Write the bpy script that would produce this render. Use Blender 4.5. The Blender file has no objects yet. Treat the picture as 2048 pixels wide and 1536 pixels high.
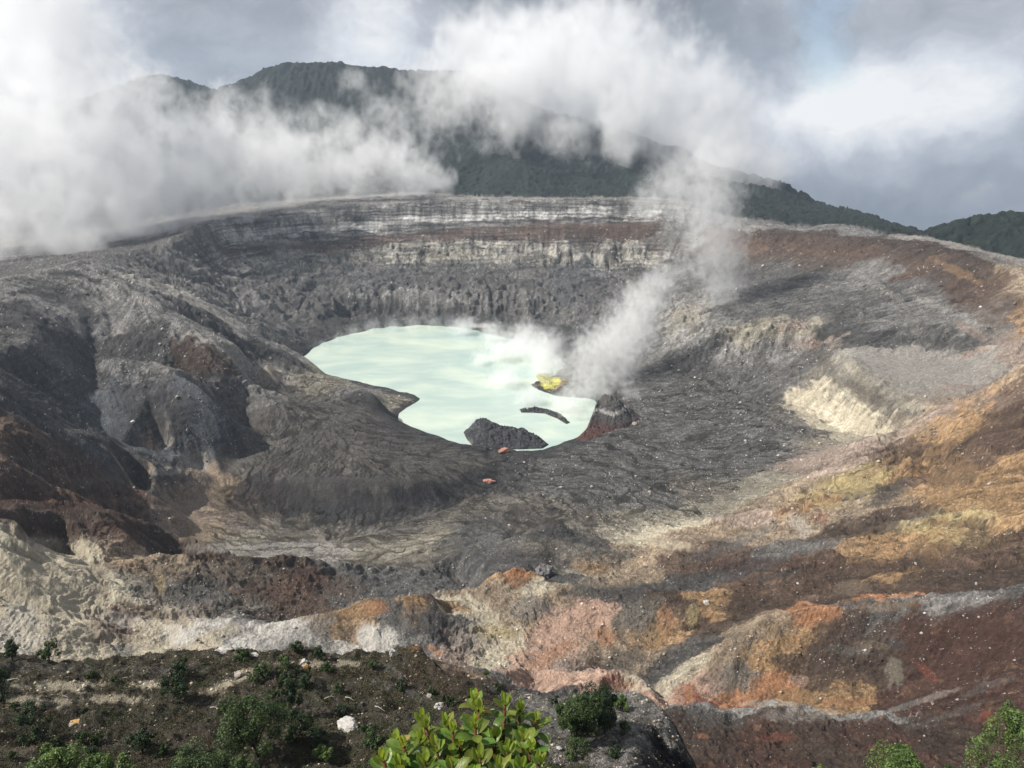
import bpy, math, random
import numpy as np
from mathutils import Vector, Matrix
from mathutils.geometry import delaunay_2d_cdt

R = math.radians
sc = bpy.context.scene
COL = sc.collection
# ------------------------------------------------------------------ camera
F, PITCH, CAMZ = 1607.0, R(17.9), 250.0          # focal length in photo pixels, tilt, metres above the lake
cam = bpy.data.objects.new('camera', bpy.data.cameras.new('camera'))
COL.objects.link(cam); sc.camera = cam
cam.data.sensor_fit = 'HORIZONTAL'; cam.data.sensor_width = 36.0
cam.data.lens = 36.0 * F / 2048.0
cam.data.clip_start, cam.data.clip_end = 0.1, 30000.0
cam.location = (0, 0, CAMZ); cam.rotation_euler = (R(90) - PITCH, 0, 0)
# ------------------------------------------------------------------ sun, sky, exposure
SUN_EL, SUN_AZ = R(47), R(-101)                   # azimuth from +Y towards +X: light comes from the left, a little from behind
sun = bpy.data.objects.new('sun', bpy.data.lights.new('sun', 'SUN'))
COL.objects.link(sun)
sd = Vector((math.sin(SUN_AZ) * math.cos(SUN_EL), math.cos(SUN_AZ) * math.cos(SUN_EL), math.sin(SUN_EL)))
sun.rotation_euler = sd.to_track_quat('Z', 'Y').to_euler()
sun.location = sd * 900
sun.data.energy = 5.0; sun.data.angle = R(0.6); sun.data.color = (1.0, 0.95, 0.87)
sc.view_settings.view_transform = 'Standard'; sc.view_settings.look = 'None'
sc.view_settings.exposure = 0.42; sc.view_settings.gamma = 1.0
VOLUMES = True
cy = sc.cycles
cy.max_bounces = 12; cy.diffuse_bounces = 2; cy.glossy_bounces = 2; cy.transmission_bounces = 2
cy.transparent_max_bounces = 24; cy.volume_bounces = 10
cy.volume_step_rate = 1.0; cy.volume_max_steps = 96
cy.use_denoising = True


class NT:
    """small helper to write node trees"""
    def __init__(self, tree):
        self.t = tree; tree.nodes.clear()
    def n(self, typ, ins=None, **props):
        nd = self.t.nodes.new(typ)
        for k, v in props.items(): setattr(nd, k, v)
        for k, v in (ins or {}).items():
            s = nd.inputs[k]
            if isinstance(v, bpy.types.NodeSocket): self.t.links.new(v, s)
            else: s.default_value = v
        return nd
    def m(self, op, a, b=None, c=None, clamp=False):
        d = {0: a}
        if b is not None: d[1] = b
        if c is not None: d[2] = c
        return self.n('ShaderNodeMath', d, operation=op, use_clamp=clamp).outputs[0]
    def v(self, op, a, b=None, out=0):
        d = {0: a}
        if b is not None: d[1] = b
        return self.n('ShaderNodeVectorMath', d, operation=op).outputs[out]
    def noise(self, vec, scale, detail=4.0, rough=0.55, dist=0.0, out=0, **kw):
        return self.n('ShaderNodeTexNoise', {'Vector': vec, 'Scale': scale, 'Detail': detail, 'Roughness': rough, 'Distortion': dist}, **kw).outputs[out]
    def ramp(self, fac, stops, interp='LINEAR'):
        nd = self.n('ShaderNodeValToRGB', {0: fac}); cr = nd.color_ramp; cr.interpolation = interp
        while len(cr.elements) < len(stops): cr.elements.new(0.5)
        for e, (p, c) in zip(cr.elements, stops):
            e.position = p; e.color = (c, c, c, 1) if not hasattr(c, '__len__') else (*c, 1)
        return nd.outputs[0]
    def mix(self, f, a, b, mode='MIX'):
        nd = self.n('ShaderNodeMix', data_type='RGBA', blend_type=mode)
        for i, v in ((0, f), (6, a), (7, b)):
            s = nd.inputs[i]
            if isinstance(v, bpy.types.NodeSocket): self.t.links.new(v, s)
            else: s.default_value = (*v, 1) if hasattr(v, '__len__') and len(v) == 3 else v
        return nd.outputs[2]


def cam_dir(u, v):
    a, b = (u - 1024) / F, (768 - v) / F
    return np.array([a, math.cos(PITCH) + b * math.sin(PITCH), -math.sin(PITCH) + b * math.cos(PITCH)])


world = bpy.data.worlds.new('World'); sc.world = world; world.use_nodes = True
W = NT(world.node_tree)
sky = W.n('ShaderNodeTexSky', sky_type='NISHITA', sun_disc=False, sun_elevation=SUN_EL, sun_rotation=SUN_AZ, altitude=2500.0, air_density=1.0, dust_density=1.5)
dirv = W.n('ShaderNodeTexCoord').outputs['Generated']
def lobe(u, v, deg, sx=1.0):
    """soft lobe of cloud around a fixed direction of the sky"""
    d = cam_dir(u, v); d /= np.linalg.norm(d)
    dd = W.v('SUBTRACT', dirv, tuple(d))
    dd = W.v('MULTIPLY', dd, (1 / sx, 1 / sx, 1.0))
    ln = W.v('LENGTH', dd, out=1)
    q = W.m('DIVIDE', ln, R(deg)); q = W.m('MULTIPLY', q, q)
    return W.m('EXPONENT', W.m('MULTIPLY', q, -1.0))
warp = W.v('MULTIPLY', W.v('SUBTRACT', W.noise(dirv, 5.0, 5.0, 0.6, out=1), (0.5, 0.5, 0.5)), (0.16, 0.16, 0.12))
dw = W.v('ADD', dirv, warp)
dw2 = W.v('MULTIPLY', dw, (1.0, 1.0, 1.7))
n1 = W.noise(dw2, 4.2, 7.0, 0.56)
n2 = W.noise(W.v('ADD', dw2, (3.1, 1.7, 0.4)), 11.0, 6.0, 0.6)
dirv_plain = dirv
dirv = dw
t = W.m('ADD', W.m('MULTIPLY', W.m('SUBTRACT', n1, 0.5), 1.1), W.m('MULTIPLY', W.m('SUBTRACT', n2, 0.5), 0.55))
for (u, v, dg, sx, amp) in [(1700, 225, 4.5, 2.0, .80), (1990, 250, 5, 1.2, .35), (580, 70, 4.5, 1.9, .30), (900, 120, 4.5, 1.6, .30), (1230, 110, 4, 1.3, .12), (1850, 365, 5.5, 1.5, -.58),
                            (1250, 20, 6, 2.4, -.16), (1560, 90, 4, 1.5, -.14), (370, 120, 5, 1.1, -.36), (480, 20, 4, 1.6, -.18), (1000, 30, 5, 1.8, -.22), (1860, 100, 4.5, 1.5, -.12), (1480, 230, 4, 1.2, -.1), (1600, 400, 5, 1.4, -.1), (60, 80, 8, 1.2, .35)]:
    t = W.m('ADD', t, W.m('MULTIPLY', lobe(u, v, dg, sx), amp))
t = W.m('ADD', W.m('MULTIPLY', t, 1.25), 0.36, clamp=True)
ccol = W.ramp(t, [(0.0, (0.25, 0.28, 0.33)), (0.25, (0.37, 0.40, 0.455)), (0.48, (0.55, 0.58, 0.64)), (0.70, (0.85, 0.87, 0.91)), (0.92, (1.15, 1.14, 1.12))])
CL = 6.7
ccol = W.mix(1.0, ccol, (CL, CL, CL), 'MULTIPLY')
gap = W.m('MULTIPLY', lobe(1675, 40, 3.2, 0.8), 1.3)
gap = W.m('MULTIPLY', W.ramp(W.m('ADD', gap, W.m('MULTIPLY', W.m('SUBTRACT', n2, 0.5), 2.4)), [(0.35, 0.0), (1.1, 1.0)]), 0.5)
skyblue = W.mix(1.0, sky.outputs[0], (1.0, 1.0, 1.0), 'MULTIPLY')
final = W.mix(gap, ccol, skyblue)
bg = W.n('ShaderNodeBackground', {'Color': final, 'Strength': 0.1})
W.t.links.new(bg.outputs[0], W.n('ShaderNodeOutputWorld').inputs[0])

# ------------------------------------------------------------------ numpy noise
_rng = np.random.RandomState(7)
_perm = _rng.permutation(4096).astype(np.int32)
_ang = _rng.rand(4096).astype(np.float32) * 2 * math.pi
_gx, _gy = np.cos(_ang), np.sin(_ang)
_rnd = _rng.rand(4096).astype(np.float32)
def _h(ix, iy, s): return _perm[(_perm[(ix + s * 131) & 4095] + iy) & 4095]
def perlin(x, y, s=0):
    x = x.astype(np.float32); y = y.astype(np.float32)
    fx, fy = np.floor(x), np.floor(y)
    ix, iy = fx.astype(np.int32), fy.astype(np.int32)
    x = x - fx; y = y - fy
    u = x * x * x * (x * (x * 6 - 15) + 10); v = y * y * y * (y * (y * 6 - 15) + 10)
    def c(dx, dy):
        h = _h(ix + dx, iy + dy, s)
        return _gx[h] * (x - dx) + _gy[h] * (y - dy)
    a = c(0, 0); a += u * (c(1, 0) - a)
    b = c(0, 1); b += u * (c(1, 1) - b)
    return (a + v * (b - a)) * 1.5
def fbm(x, y, s=0, o=4, g=0.5):
    t = 0; a = 1.0; n = 0
    for k in range(o):
        t = t + a * perlin(x * 2 ** k, y * 2 ** k, s + k * 7); n += a; a *= g
    return t / n
def worley(x, y, s=0):
    """distance to the nearest jittered cell point, and that cell's random number"""
    fx, fy = np.floor(x), np.floor(y); ix, iy = fx.astype(np.int32), fy.astype(np.int32)
    x = x - fx; y = y - fy
    best = np.full(x.shape, 9.0, np.float32); cid = np.zeros(x.shape, np.float32)
    for dx in (-1, 0, 1):
        for dy in (-1, 0, 1):
            h = _h(ix + dx, iy + dy, s)
            px = _rnd[h]; py = _rnd[(h * 7 + 11) & 4095]
            d = (x - dx - px) ** 2 + (y - dy - py) ** 2
            m = d < best; best = np.where(m, d, best); cid = np.where(m, _rnd[(h * 13 + 5) & 4095], cid)
    return np.sqrt(best), cid
def sstep(a, b, x):
    t = np.clip((x - a) / (b - a), 0, 1); return t * t * (3 - 2 * t)

# ------------------------------------------------------------------ terrain: survey points
PAL = dict(sdk=(.042, .042, .045), wpl=(.36, .35, .33), wol=(.22, .205, .175), wbr=(.105, .075, .060), mes=(.112, .102, .092),
    ash=(.124, .119, .113), dk=(.082, .079, .078), lash=(.26, .24, .215), gry=(.190, .182, .172), brn=(.125, .082, .060), dbr=(.085, .060, .047),
    rbr=(.098, .052, .040), och=(.30, .185, .088), org=(.37, .175, .080), pnk=(.43, .275, .20), red=(.26, .085, .052), crm=(.46, .40, .29), wht=(.52, .49, .44),
    olv=(.150, .134, .112), oli=(.24, .215, .165), tan=(.27, .205, .14), pky=(.27, .205, .165), yel=(.36, .28, .13), for_=(.030, .044, .026), heath=(.105, .092, .068), blk=(.022, .022, .024), blu=(.112, .120, .132))
pts, ids, edges, reg = [], {}, [], []
RAD = 180 / math.pi
def addp(X, Y, Z, col, rough, k):
    q = (round(X, 2), round(Y, 2))
    if q in ids: return ids[q]
    ids[q] = len(pts); r = math.hypot(X, Y)
    c = PAL[col]
    pts.append((math.atan2(X, Y) * RAD, math.log(r) * RAD, Z, rough, k.get('strat', 0.0), c[0], c[1], c[2], k.get('forest', 0.0), k.get('stone', 0.3), k.get('heath', 0.0)))
    return ids[q]
def pix(u, v, Y):
    d = cam_dir(u, v); t = Y / d[1]
    return d[0] * t, Y, CAMZ + d[2] * t
def pixz(u, v, z):
    d = cam_dir(u, v); t = (z - CAMZ) / d[2]
    return d[0] * t, d[1] * t, z
def L(col, rough, spec, brk=True, **k):
    """a surveyed line: photo column, photo row, ground distance in metres (or zHEIGHT)"""
    prev = None
    for tok in spec.split():
        a = tok.split(',')
        c = a[3] if len(a) > 3 else col
        p = pixz(float(a[0]), float(a[1]), float(a[2][1:])) if a[2][0] == 'z' else pix(float(a[0]), float(a[1]), float(a[2]))
        i = addp(*p, c, rough, k)
        if brk and prev is not None and prev != i: edges.append((prev, i))
        prev = i
def X(col, rough, spec, brk=False, **k):
    """hidden ground, given as X,Y,Z in metres"""
    prev = None
    for tok in spec.split():
        a = [float(q) for q in tok.split(',')]
        i = addp(*a, col, rough, k)
        if brk and prev is not None: edges.append((prev, i))
        prev = i

fo = dict(forest=1.0, stone=0.0)
# far mountains and forest
X('for_', .5, '-3300,900,60 -3300,2600,60 -2600,3500,-100 -1200,3560,-150 0,3600,-200 1200,3500,-420 2400,2800,-420 3200,1700,-420 3000,1000,-200', **fo)
X('for_', .5, '-1500,3150,120 -700,3050,120 200,2900,60 1000,2700,-250 1500,2300,-300 1700,1900,-300 2000,1500,-300', **fo)
L('for_', .6, '-400,330,2400 -100,260,2600 150,200,2700 300,148,2700 345,152,2700 430,181,2680 500,215,2650', **fo)
L('for_', .6, '470,250,2380 488,160,2330 520,139,2320 560,131,2310 600,125,2300 680,125,2300 740,134,2290 830,139,2280 930,140,2260 990,182,2250 1060,214,2240 1150,236,2220 1250,260,2200 1330,298,2170 1400,328,2140 1490,364,2080 1560,384,2030 1640,414,1960 1690,440,1900', **fo)
L('for_', .6, '560,260,2080 700,262,2060 850,280,2050', **fo); L('for_', .6, '700,200,2200 760,290,2000 800,350,1800', **fo)
L('for_', .6, '990,250,2100 1020,320,1900 1060,360,1760', **fo); L('for_', .6, '1240,330,2000 1260,370,1850', **fo)
L('for_', .6, '860,300,2060 900,360,1880', brk=False, **fo); L('for_', .6, '1150,330,2060 1150,370,1850', brk=False, **fo)
L('for_', .5, '-200,420,1650 100,430,1550 300,421,1500 500,402,1560 700,389,1640 850,384,1680 960,391,1660 1100,395,1640 1290,394,1620 1400,400,1600 1500,412,1600', **fo)
L('for_', .5, '1440,398,1540 1500,408,1540 1560,424,1520 1600,434,1500 1640,433,1500 1700,433,1500 1760,443,1490 1800,456,1470 1850,470,1440 1900,500,1400', **fo)
X('for_', .5, '900,1900,-60 1100,1800,-150 1200,1500,-120', **fo)
L('for_', .5, '1480,432,1360 1560,442,1330 1680,450,1310 1760,460,1290 1830,474,1240', **fo)
L('for_', .5, '1800,500,1130 1850,475,1130 1880,458,1130 1920,444,1120 1960,435,1110 2048,424,1090 2200,418,1050 2400,430,980 2700,470,900', **fo)
L('for_', .5, '1870,478,1085 1930,499,1040 1985,514,1000 2048,529,960 2200,556,880 2500,630,740', **fo)
X('for_', .5, '1000,1150,-50 1300,1000,-80 1700,800,-60', **fo)
# outer plateau behind the rim
L('lash', .25, '-200,520,1200 0,500,1250 200,470,1300 330,440,1330 400,428,1340 470,420,1360 560,405,1430 700,394,1520 850,387,1580 950,394,1560 1100,397,1540 1290,396,1480', stone=.1)
L('lash', .25, '380,440,1230 450,432,1260 560,420,1310 640,415,1350 760,405,1400', brk=False, stone=.3)
L('gry', .3, '500,410,1400 600,402,1440 760,396,1480', brk=False, stone=.5)
L('gry', .3, '1480,440,1290 1540,441,1270 1600,462,1230', stone=.3); L('gry', .3, '1640,450,1200 1680,448,1180 1730,462,1150', stone=.3)
L('gry', .3, '1740,470,1120 1800,467,1100 1860,474,1040,lash 1920,487,985,lash 1980,504,925,lash 2048,523,840,lash 2250,585,690,lash', stone=.3)
# rim and strata of the far wall: (u, rim row, rim distance)
wall = [(450, 440, 1200), (560, 427, 1265), (640, 423, 1300), (760, 412, 1330), (870, 404, 1345), (960, 401, 1350), (1060, 401, 1350), (1160, 398, 1350), (1250, 396, 1345), (1310, 398, 1335)]
def wl(dv, dY, col, rough, sl, **k):
    s = ' '.join('%g,%g,%g' % (u + (450 - u) * .04 * sl, v + (dv if not callable(dv) else dv(u)), Y - dY) for u, v, Y in wall)
    L(col, rough, s, strat=1.0, **k)
g = lambda a, b: (lambda u: a + (b - a) * (u - 450) / 860.0)
wl(0, 0, 'gry', .5, 0, stone=.3); wl(g(20, 18), 7, 'gry', .6, 0); wl(g(38, 27), 12, 'wpl', .8, 0); wl(g(48, 36), 17, 'wpl', .8, 0)
wl(g(53, 40), 24, 'dk', .5, 0); wl(g(60, 46), 32, 'gry', .4, 0); wl(g(64, 50), 38, 'wbr', .5, 0); wl(g(72, 82), 66, 'wbr', .6, 0, stone=.5)
wl(g(80, 92), 76, 'wol', 1.1, 1, stone=.6); wl(g(104, 128), 112, 'wol', 1.3, 1, stone=.6); wl(g(116, 142), 132, 'ash', 1.2, 1)
# talus fans and low cliff above the lake
L('ash', 1.2, '470,600,990 560,610,1020 640,600,1055 700,590,1080 760,580,1100 850,572,1112 950,580,1105 1050,585,1095 1150,595,1078 1240,600,1045', brk=False, stone=.3)
L('gry', .5, '690,598,1072 730,588,1082 800,584,1090 870,590,1083 905,600,1072', stone=.1)
L('ash', .8, '560,640,985 640,630,1010 680,606,1066 690,601,1070,gry 730,591,1079 800,587,1086 870,593,1080 905,604,1070 960,616,1070 1040,625,1060 1120,630,1045', stone=.3)
L('dk', .6, '560,655,975 640,645,1000 690,634,1062 740,625,1075 800,623,1081 870,624,1076 920,632,1064 1000,648,1042', stone=.3)
L('dk', .5, '1000,655,1030 1090,665,1010 1160,655,1000', stone=.3)

# left rim, spur and its branches
L('gry', .32, '-600,700,420 -300,620,540 0,558,650 80,543,705 130,523,745 155,517,765')
L('gry', .35, '155,516,765 210,545,735 258,566,700 290,590,685 307,602,680 330,622,668 347,634,658 356,646,650', stone=.9)
L('lash', .35, '356,646,650 404,682,640 440,690,652 484,706,668 530,722,690,tan 575,742,705,lash', stone=.8)
L('dk', .5, '315,655,640 318,690,622 315,722,608', stone=.5); L('dk', .7, '363,762,602 444,764,610 500,772,625,gry 525,788,648,gry')
L('dbr', .8, '375,690,628 410,708,625 430,730,618', brk=False)
L('gry', .35, '232,716,580 250,730,572 262,741,572 290,728,580 311,722,585 335,735,578 370,755,560,blu 420,790,552,blu 460,830,550,blu', stone=.3)
L('blu', .35, '194,780,540 196,868,508 242,886,505 300,898,510 363,906,520 420,890,532 472,844,556', stone=.5)
L('dk', .35, '178,633,652 176,670,630 178,706,612 184,760,570 194,790,540')
L('dk', .35, '300,790,543 330,830,530 350,870,520', brk=False)
L('ash', .35, '60,560,680 100,590,660,dk 178,633,652,dk', brk=False); L('gry', .35, '0,590,610 60,600,620 120,630,625 165,650,628'); L('dk', .35, '-100,600,585 20,622,585 80,640,590 130,668,598'); L('gry', .35, '215,575,700 225,620,668 232,660,645', brk=False)
L('ash', .4, '-300,720,440 0,700,500 60,690,530 110,720,540', brk=False); L('dk', .6, '0,740,480 40,765,500 100,800,510 150,830,505 190,860,498')
L('dk', .6, '-300,840,380 0,790,430 60,830,440 130,870,450 202,880,470 250,905,480 303,926,480 340,935,490', stone=.4)
L('brn', .7, '-300,900,330 0,850,390 100,900,410 180,935,425 240,965,436 290,986,440', stone=.5)
L('dk', .6, '260,975,447 300,985,455 340,962,480', stone=.5)
L('brn', .7, '-300,1000,300 0,930,340 100,975,360 180,1000,372 240,1030,385', stone=.8)
L('dbr', .7, '-300,1060,265 0,1026,290 60,1024,305 132,1026,318 220,1030,332 272,1048,345 343,1066,362 368,1098,372', stone=.4)
L('rbr', .7, '0,1000,330 100,1010,345 200,1020,360 240,1038,382', brk=False, stone=.6)
# slope between left rim and lake
L('ash', .6, '220,512,900 330,490,1010 400,455,1110 450,440,1200')
L('lash', .4, '343,593,760 404,601,790 450,640,770 520,670,780,gry 590,700,790,gry', brk=False)
L('ash', .7, '331,553,860 404,597,850 450,625,845 520,660,835 560,690,815', stone=.6); L('ash', .7, '450,520,1080 500,580,1010 560,640,960 600,665,920', brk=False, stone=.5)
L('dk', .7, '380,620,730 450,665,722 540,712,742 580,728,752')
# mesa beside the lake and its scarp
L('gry', .12, '500,800,z21 530,775,z23 580,762,z25,oli 640,764,z26,oli 716,774,z26,gry 744,784,z28,dk')
L('dk', .12, '744,784,z28 752,806,z23 768,826,z16 790,846,z9 830,858,z6 860,870,z4 911,888,z3 960,896,z3', stone=0)
L('olv', .12, '480,858,z20,mes 490,900,z19,mes 540,870,z22,mes 600,850,z24,mes 560,800,z24,mes 650,810,z26,mes 720,820,z25,mes 700,860,z23,mes 620,900,z20.5,mes 700,905,z20.5,mes 780,890,z19,mes 860,905,z13,mes', brk=False, stone=0)
L('mes', .10, '470,920,z18.5 505,934,z18 535,936,z18 560,942,z18 585,952,z17.5 600,938,z18 618,962,z17 640,944,z18 662,958,z17.5 690,942,z18 715,958,z17.5 735,944,z18 762,960,z17 790,945,z17 820,956,z16 850,943,z15 880,947,z13 905,930,z12 935,926,z10 965,914,z8', stone=0)
L('sdk', .25, '510,975,z12 545,990,z9 600,1000,z6 660,1004,z5 740,1005,z5 820,1000,z5 885,982,z6 940,955,z6.5', stone=0)
L('sdk', .25, '500,992,z8 545,1008,z5 600,1016,z3 660,1020,z2.5 740,1021,z2.5 820,1016,z2.5 890,998,z3.5 945,968,z5 985,938,z5', stone=0)
# basin floor
L('pky', .12, '300,950,z19 335,936,z19,lash 400,938,z17.5,lash 440,960,z14,tan 290,1000,z16,tan 350,1010,z12,tan 420,1000,z9,tan 400,1060,z10,tan 360,1090,z12', brk=False, stone=0)
L('olv', .12, '500,1030,z5 600,1050,z2 700,1070,z1.5 800,1060,z1.5 900,1030,z3', brk=False, stone=0)
L('oli', .12, '450,1100,z4 560,1105,z2,lash 650,1110,z1.5,lash 750,1100,z2 850,1080,z3', brk=False, stone=0)
X('olv', .2, '-230,400,8 -170,400,3 -100,410,1.5 -50,415,2', stone=0)
# near-left scarp (ridge A) and what is below it
L('crm', .7, '-400,1120,240 -200,1085,255 0,1057,272 88,1081,282 130,1096,288 176,1109,296', stone=0)
L('dbr', .8, '176,1109,296 240,1104,305,tan 281,1104,312,tan 340,1110,316,tan 395,1112,322,brn 480,1112,332 571,1114,345 659,1126,358,ash 760,1136,372,ash 850,1142,384,ash 910,1160,390,ash', stone=.4)
X('dbr', .6, '-200,300,60 -150,330,35 -110,360,14 -75,380,6', stone=.5)
L('crm', .7, '-400,1200,200 -200,1220,215 0,1190,246 80,1200,252 150,1220,258', brk=False, stone=0)
L('crm', .7, '-400,1330,190 -100,1340,212 0,1335,216 120,1330,224 200,1310,238 300,1300,246 345,1290,252', stone=.2)
L('tan', .8, '200,1180,272,crm 240,1240,262,pky 300,1230,270,crm 330,1250,262,crm', brk=False, stone=.2)
L('olv', .6, '300,1180,285 400,1200,288,ash 480,1225,286 560,1240,286,dbr 640,1235,294,brn 700,1220,302,ash 740,1208,306,ash', stone=.8); L('brn', .7, '520,1160,320 600,1190,315 680,1180,330', brk=False, stone=.6)
L('ash', .5, '760,1180,335 850,1180,345 930,1185,345', stone=.8)
# ridge B
L('wht', .5, '345,1290,248 380,1262,252 425,1240,258 470,1246,258,gry 520,1247,260 580,1240,263 640,1233,266,tan 690,1229,269,och 715,1210,272,och 740,1197,274,och 775,1200,274,ash 815,1194,276,och 850,1188,278,dbr 872,1200,277,dbr 884,1230,272,dk')
L('gry', .6, '400,1300,242,crm 470,1310,243,wht 560,1315,244 640,1310,247 700,1320,246,wht 760,1320,248,wht 820,1300,252,gry 870,1270,260,dk', stone=.2)
# central orange bluff
L('crm', .7, '884,1232,276 900,1212,290,och 935,1205,296 960,1180,306,tan 1000,1150,318,och 1035,1140,322,org 1075,1150,320,och 1100,1168,314 1130,1176,308,tan 1180,1176,306,olv 1250,1180,302,dk 1330,1185,296,dbr 1400,1200,288,dbr 1420,1230,280,och')
L('crm', .8, '900,1270,266,pky 960,1230,284,crm 985,1280,272,crm 1040,1230,284,tan 1100,1260,280,pnk 1180,1220,290,pnk 1200,1280,275,tan 1280,1230,285,olv 1340,1270,277,och 1400,1270,276,dbr', brk=False, stone=.4)
L('pky', .8, '900,1340,246,pky 980,1340,250,crm 1060,1340,252,pnk 1130,1330,255,pky 1200,1345,252,dbr 1250,1340,252,tan', stone=.5)
L('dk', .6, '1290,1372,240 1340,1335,248 1372,1308,254 1400,1290,258 1430,1262,266,dbr 1500,1226,276,dbr 1600,1203,277,brn 1700,1180,278,dbr 1900,1130,275,brn', stone=.2)
L('gry', .8, '900,1380,205 960,1350,222 1010,1362,215 1060,1380,208,dk 1120,1375,213,dk 1190,1380,214,pnk', stone=.5)
L('pnk', .8, '1190,1362,224 1230,1345,230 1280,1355,232,crm 1300,1385,222', stone=.2)
# mound country behind the bluff
L('ash', .4, '940,1060,z10 975,1090,z12 1010,1075,z16 1030,1050,z12 1000,1120,z9 940,1130,z7', stone=.2)
L('olv', .3, '980,1000,z5 1060,1000,z9 1100,1000,z10 1050,1060,z12 1150,1040,z12 1200,1080,z12', brk=False, stone=.2)
L('dk', .4, '1080,1060,410 1110,1040,412 1140,1075,405', stone=.1); L('olv', .4, '1080,1085,380 1160,1100,372 1240,1110,370', brk=False, stone=.5)
L('ash', .4, '820,1150,372 880,1120,392 930,1095,402 960,1080,408 990,1085,405', stone=.3)
L('dk', .4, '960,1135,376 1010,1125,374 1060,1130,362 1090,1125,360', stone=.3); L('dk', .6, '1060,1130,350 1085,1120,352 1110,1150,340 1090,1165,332', stone=.1)
L('oli', .6, '1130,1150,345 1180,1140,352,och 1230,1150,345,tan', brk=False, stone=.9)
L('ash', .5, '950,1180,z14 990,1130,358 940,1190,330', brk=False, stone=.3)
# floor right of the lake
L('ash', .25, '1200,900,z8 1260,850,z8 1300,800,z8 1250,760,z5 1300,740,z8 1360,780,z12 1340,850,z10 1400,900,z9 1300,930,z9 1200,950,z9', brk=False, stone=.5)
L('ash', .25, '1090,940,z5 1100,980,z5 1180,1000,z9 1300,1000,z9 1400,980,z9,olv 1480,940,z12 1500,880,z13 1440,830,z13 1500,800,z17 1560,850,z18 1590,900,z20', brk=False, stone=.7)
L('oli', .3, '1240,1060,z16 1320,1040,z15 1400,1030,z17 1480,1000,z20 1550,960,z22 1600,930,z24,pky 1640,900,z24,oli', brk=False, stone=1.0)
L('dk', .3, '980,915,z4 1020,930,z5 960,950,z5 1000,970,z4', brk=False, stone=.3); L('crm', .4, '1260,1075,z18 1330,1065,z19 1400,1050,z21', brk=False, stone=.9)
# right wall behind the steam, scarp and bench
L('ash', .6, '1330,430,1310 1345,456,1285,gry 1360,500,1240,gry 1340,540,1180 1310,600,1080 1290,650,980 1250,690,930 1230,720,900', brk=False, strat=.3, stone=.7)
L('dbr', .4, '1310,398,1335 1400,420,1300,gry 1500,448,1230,gry 1600,466,1160 1700,476,1080 1800,482,1000 1900,497,900 1960,510,850 2048,546,760,tan 2200,612,640,tan 2600,790,480,tan')
L('brn', .4, '1450,480,1200 1550,505,1120 1700,520,1010 1850,545,880 1980,590,770 2100,640,660,och', brk=False, stone=.4)
L('ash', .35, '1420,530,1150 1500,550,1060 1600,560,980 1700,560,940,gry 1780,580,850 1880,610,770,gry 1940,640,710,gry', brk=False, stone=.2)
L('ash', .35, '1440,620,900 1520,620,870 1600,620,845 1700,630,800 1800,640,750,gry 1900,660,700 2000,690,640,lash', brk=False, stone=.1)
L('dk', .35, '1640,660,770 1750,680,715 1850,690,690,ash 1950,700,665,ash', stone=.1)
L('wol', .9, '1330,600,1010,gry 1380,630,930 1410,668,840,gry 1437,672,815 1480,664,808,oli 1537,659,800,oli 1580,660,792,pky 1612,664,785,oli 1637,683,765,pky 1660,694,735,olv', stone=.9)
L('gry', .7, '1420,716,790,ash 1437,714,790 1519,708,782,ash 1580,705,772 1633,716,742,ash', stone=1.0)
L('lash', .15, '1690,705,700 1780,710,690 1880,720,665 1960,720,640 2020,700,640,pky 1760,740,660 1850,760,625 1950,770,595', brk=False, stone=.2)
L('pky', .5, '1960,690,650 2048,680,610', brk=False, stone=.6)
L('oli', .5, '1660,694,735,olv 1701,728,672 1740,757,638 1775,783,614 1838,812,572 1880,816,552,tan', stone=.1)
L('olv', .4, '1632,737,709 1689,767,657,oli 1757,810,604 1806,842,568', stone=.1)
L('crm', .7, '1618,764,694,olv 1650,776,674 1683,798,647 1747,834,596 1788,862,566', stone=.1)
L('crm', .6, '1596,803,684 1628,826,658 1692,862,614 1765,884,580', stone=.1)
L('ash', .4, '1440,745,770 1520,750,755 1592,760,705 1480,790,720 1560,800,690', brk=False, stone=.9)
X('tan', .4, '420,520,30 500,520,40', stone=.4)
# crest of the near-right flank and its folds
L('och', .8, '2500,560,430 2250,650,450 2048,729,475,tan 1975,779,488 1929,806,492 1874,820,498,pky 1792,874,505,pky 1724,902,497,pky 1656,934,480,pky 1596,980,455,tan 1546,1007,440,tan 1473,1034,422,pky 1391,1062,400,tan 1290,1112,376,tan 1240,1135,366,tan', stone=.6)
L('brn', .8, '2500,900,300 2250,860,360 2048,860,390 1950,900,398 1850,950,396,brn 1700,1010,382,tan 1550,1070,362,tan 1400,1115,348 1240,1156,338,tan', stone=.4)
L('och', .8, '2048,800,430,brn 1900,870,440,och 1820,900,445,brn 1700,960,432,yel 1640,985,425,yel', brk=False, stone=.4)
L('dk', .9, '1650,1000,405,och 1740,1000,403 1800,990,405 1850,965,412,och', brk=False, stone=.2)
L('dbr', .7, '2500,1000,250 2048,960,340,och 1950,990,343,och 1800,1040,345,dbr 1700,1070,340,dbr 1600,1100,336,ash 1480,1150,325,dk 1380,1180,316,dk', stone=.3)
L('och', .8, '2500,1040,230 2048,1020,300,och 1900,1050,306,yel 1760,1085,308,och 1640,1115,306,brn 1500,1165,298,brn 1400,1198,292', stone=.5)
L('brn', .8, '2500,1180,190 2048,1110,264 1900,1120,272 1750,1150,276,och 1620,1180,280,brn', brk=False, stone=.3)
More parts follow.
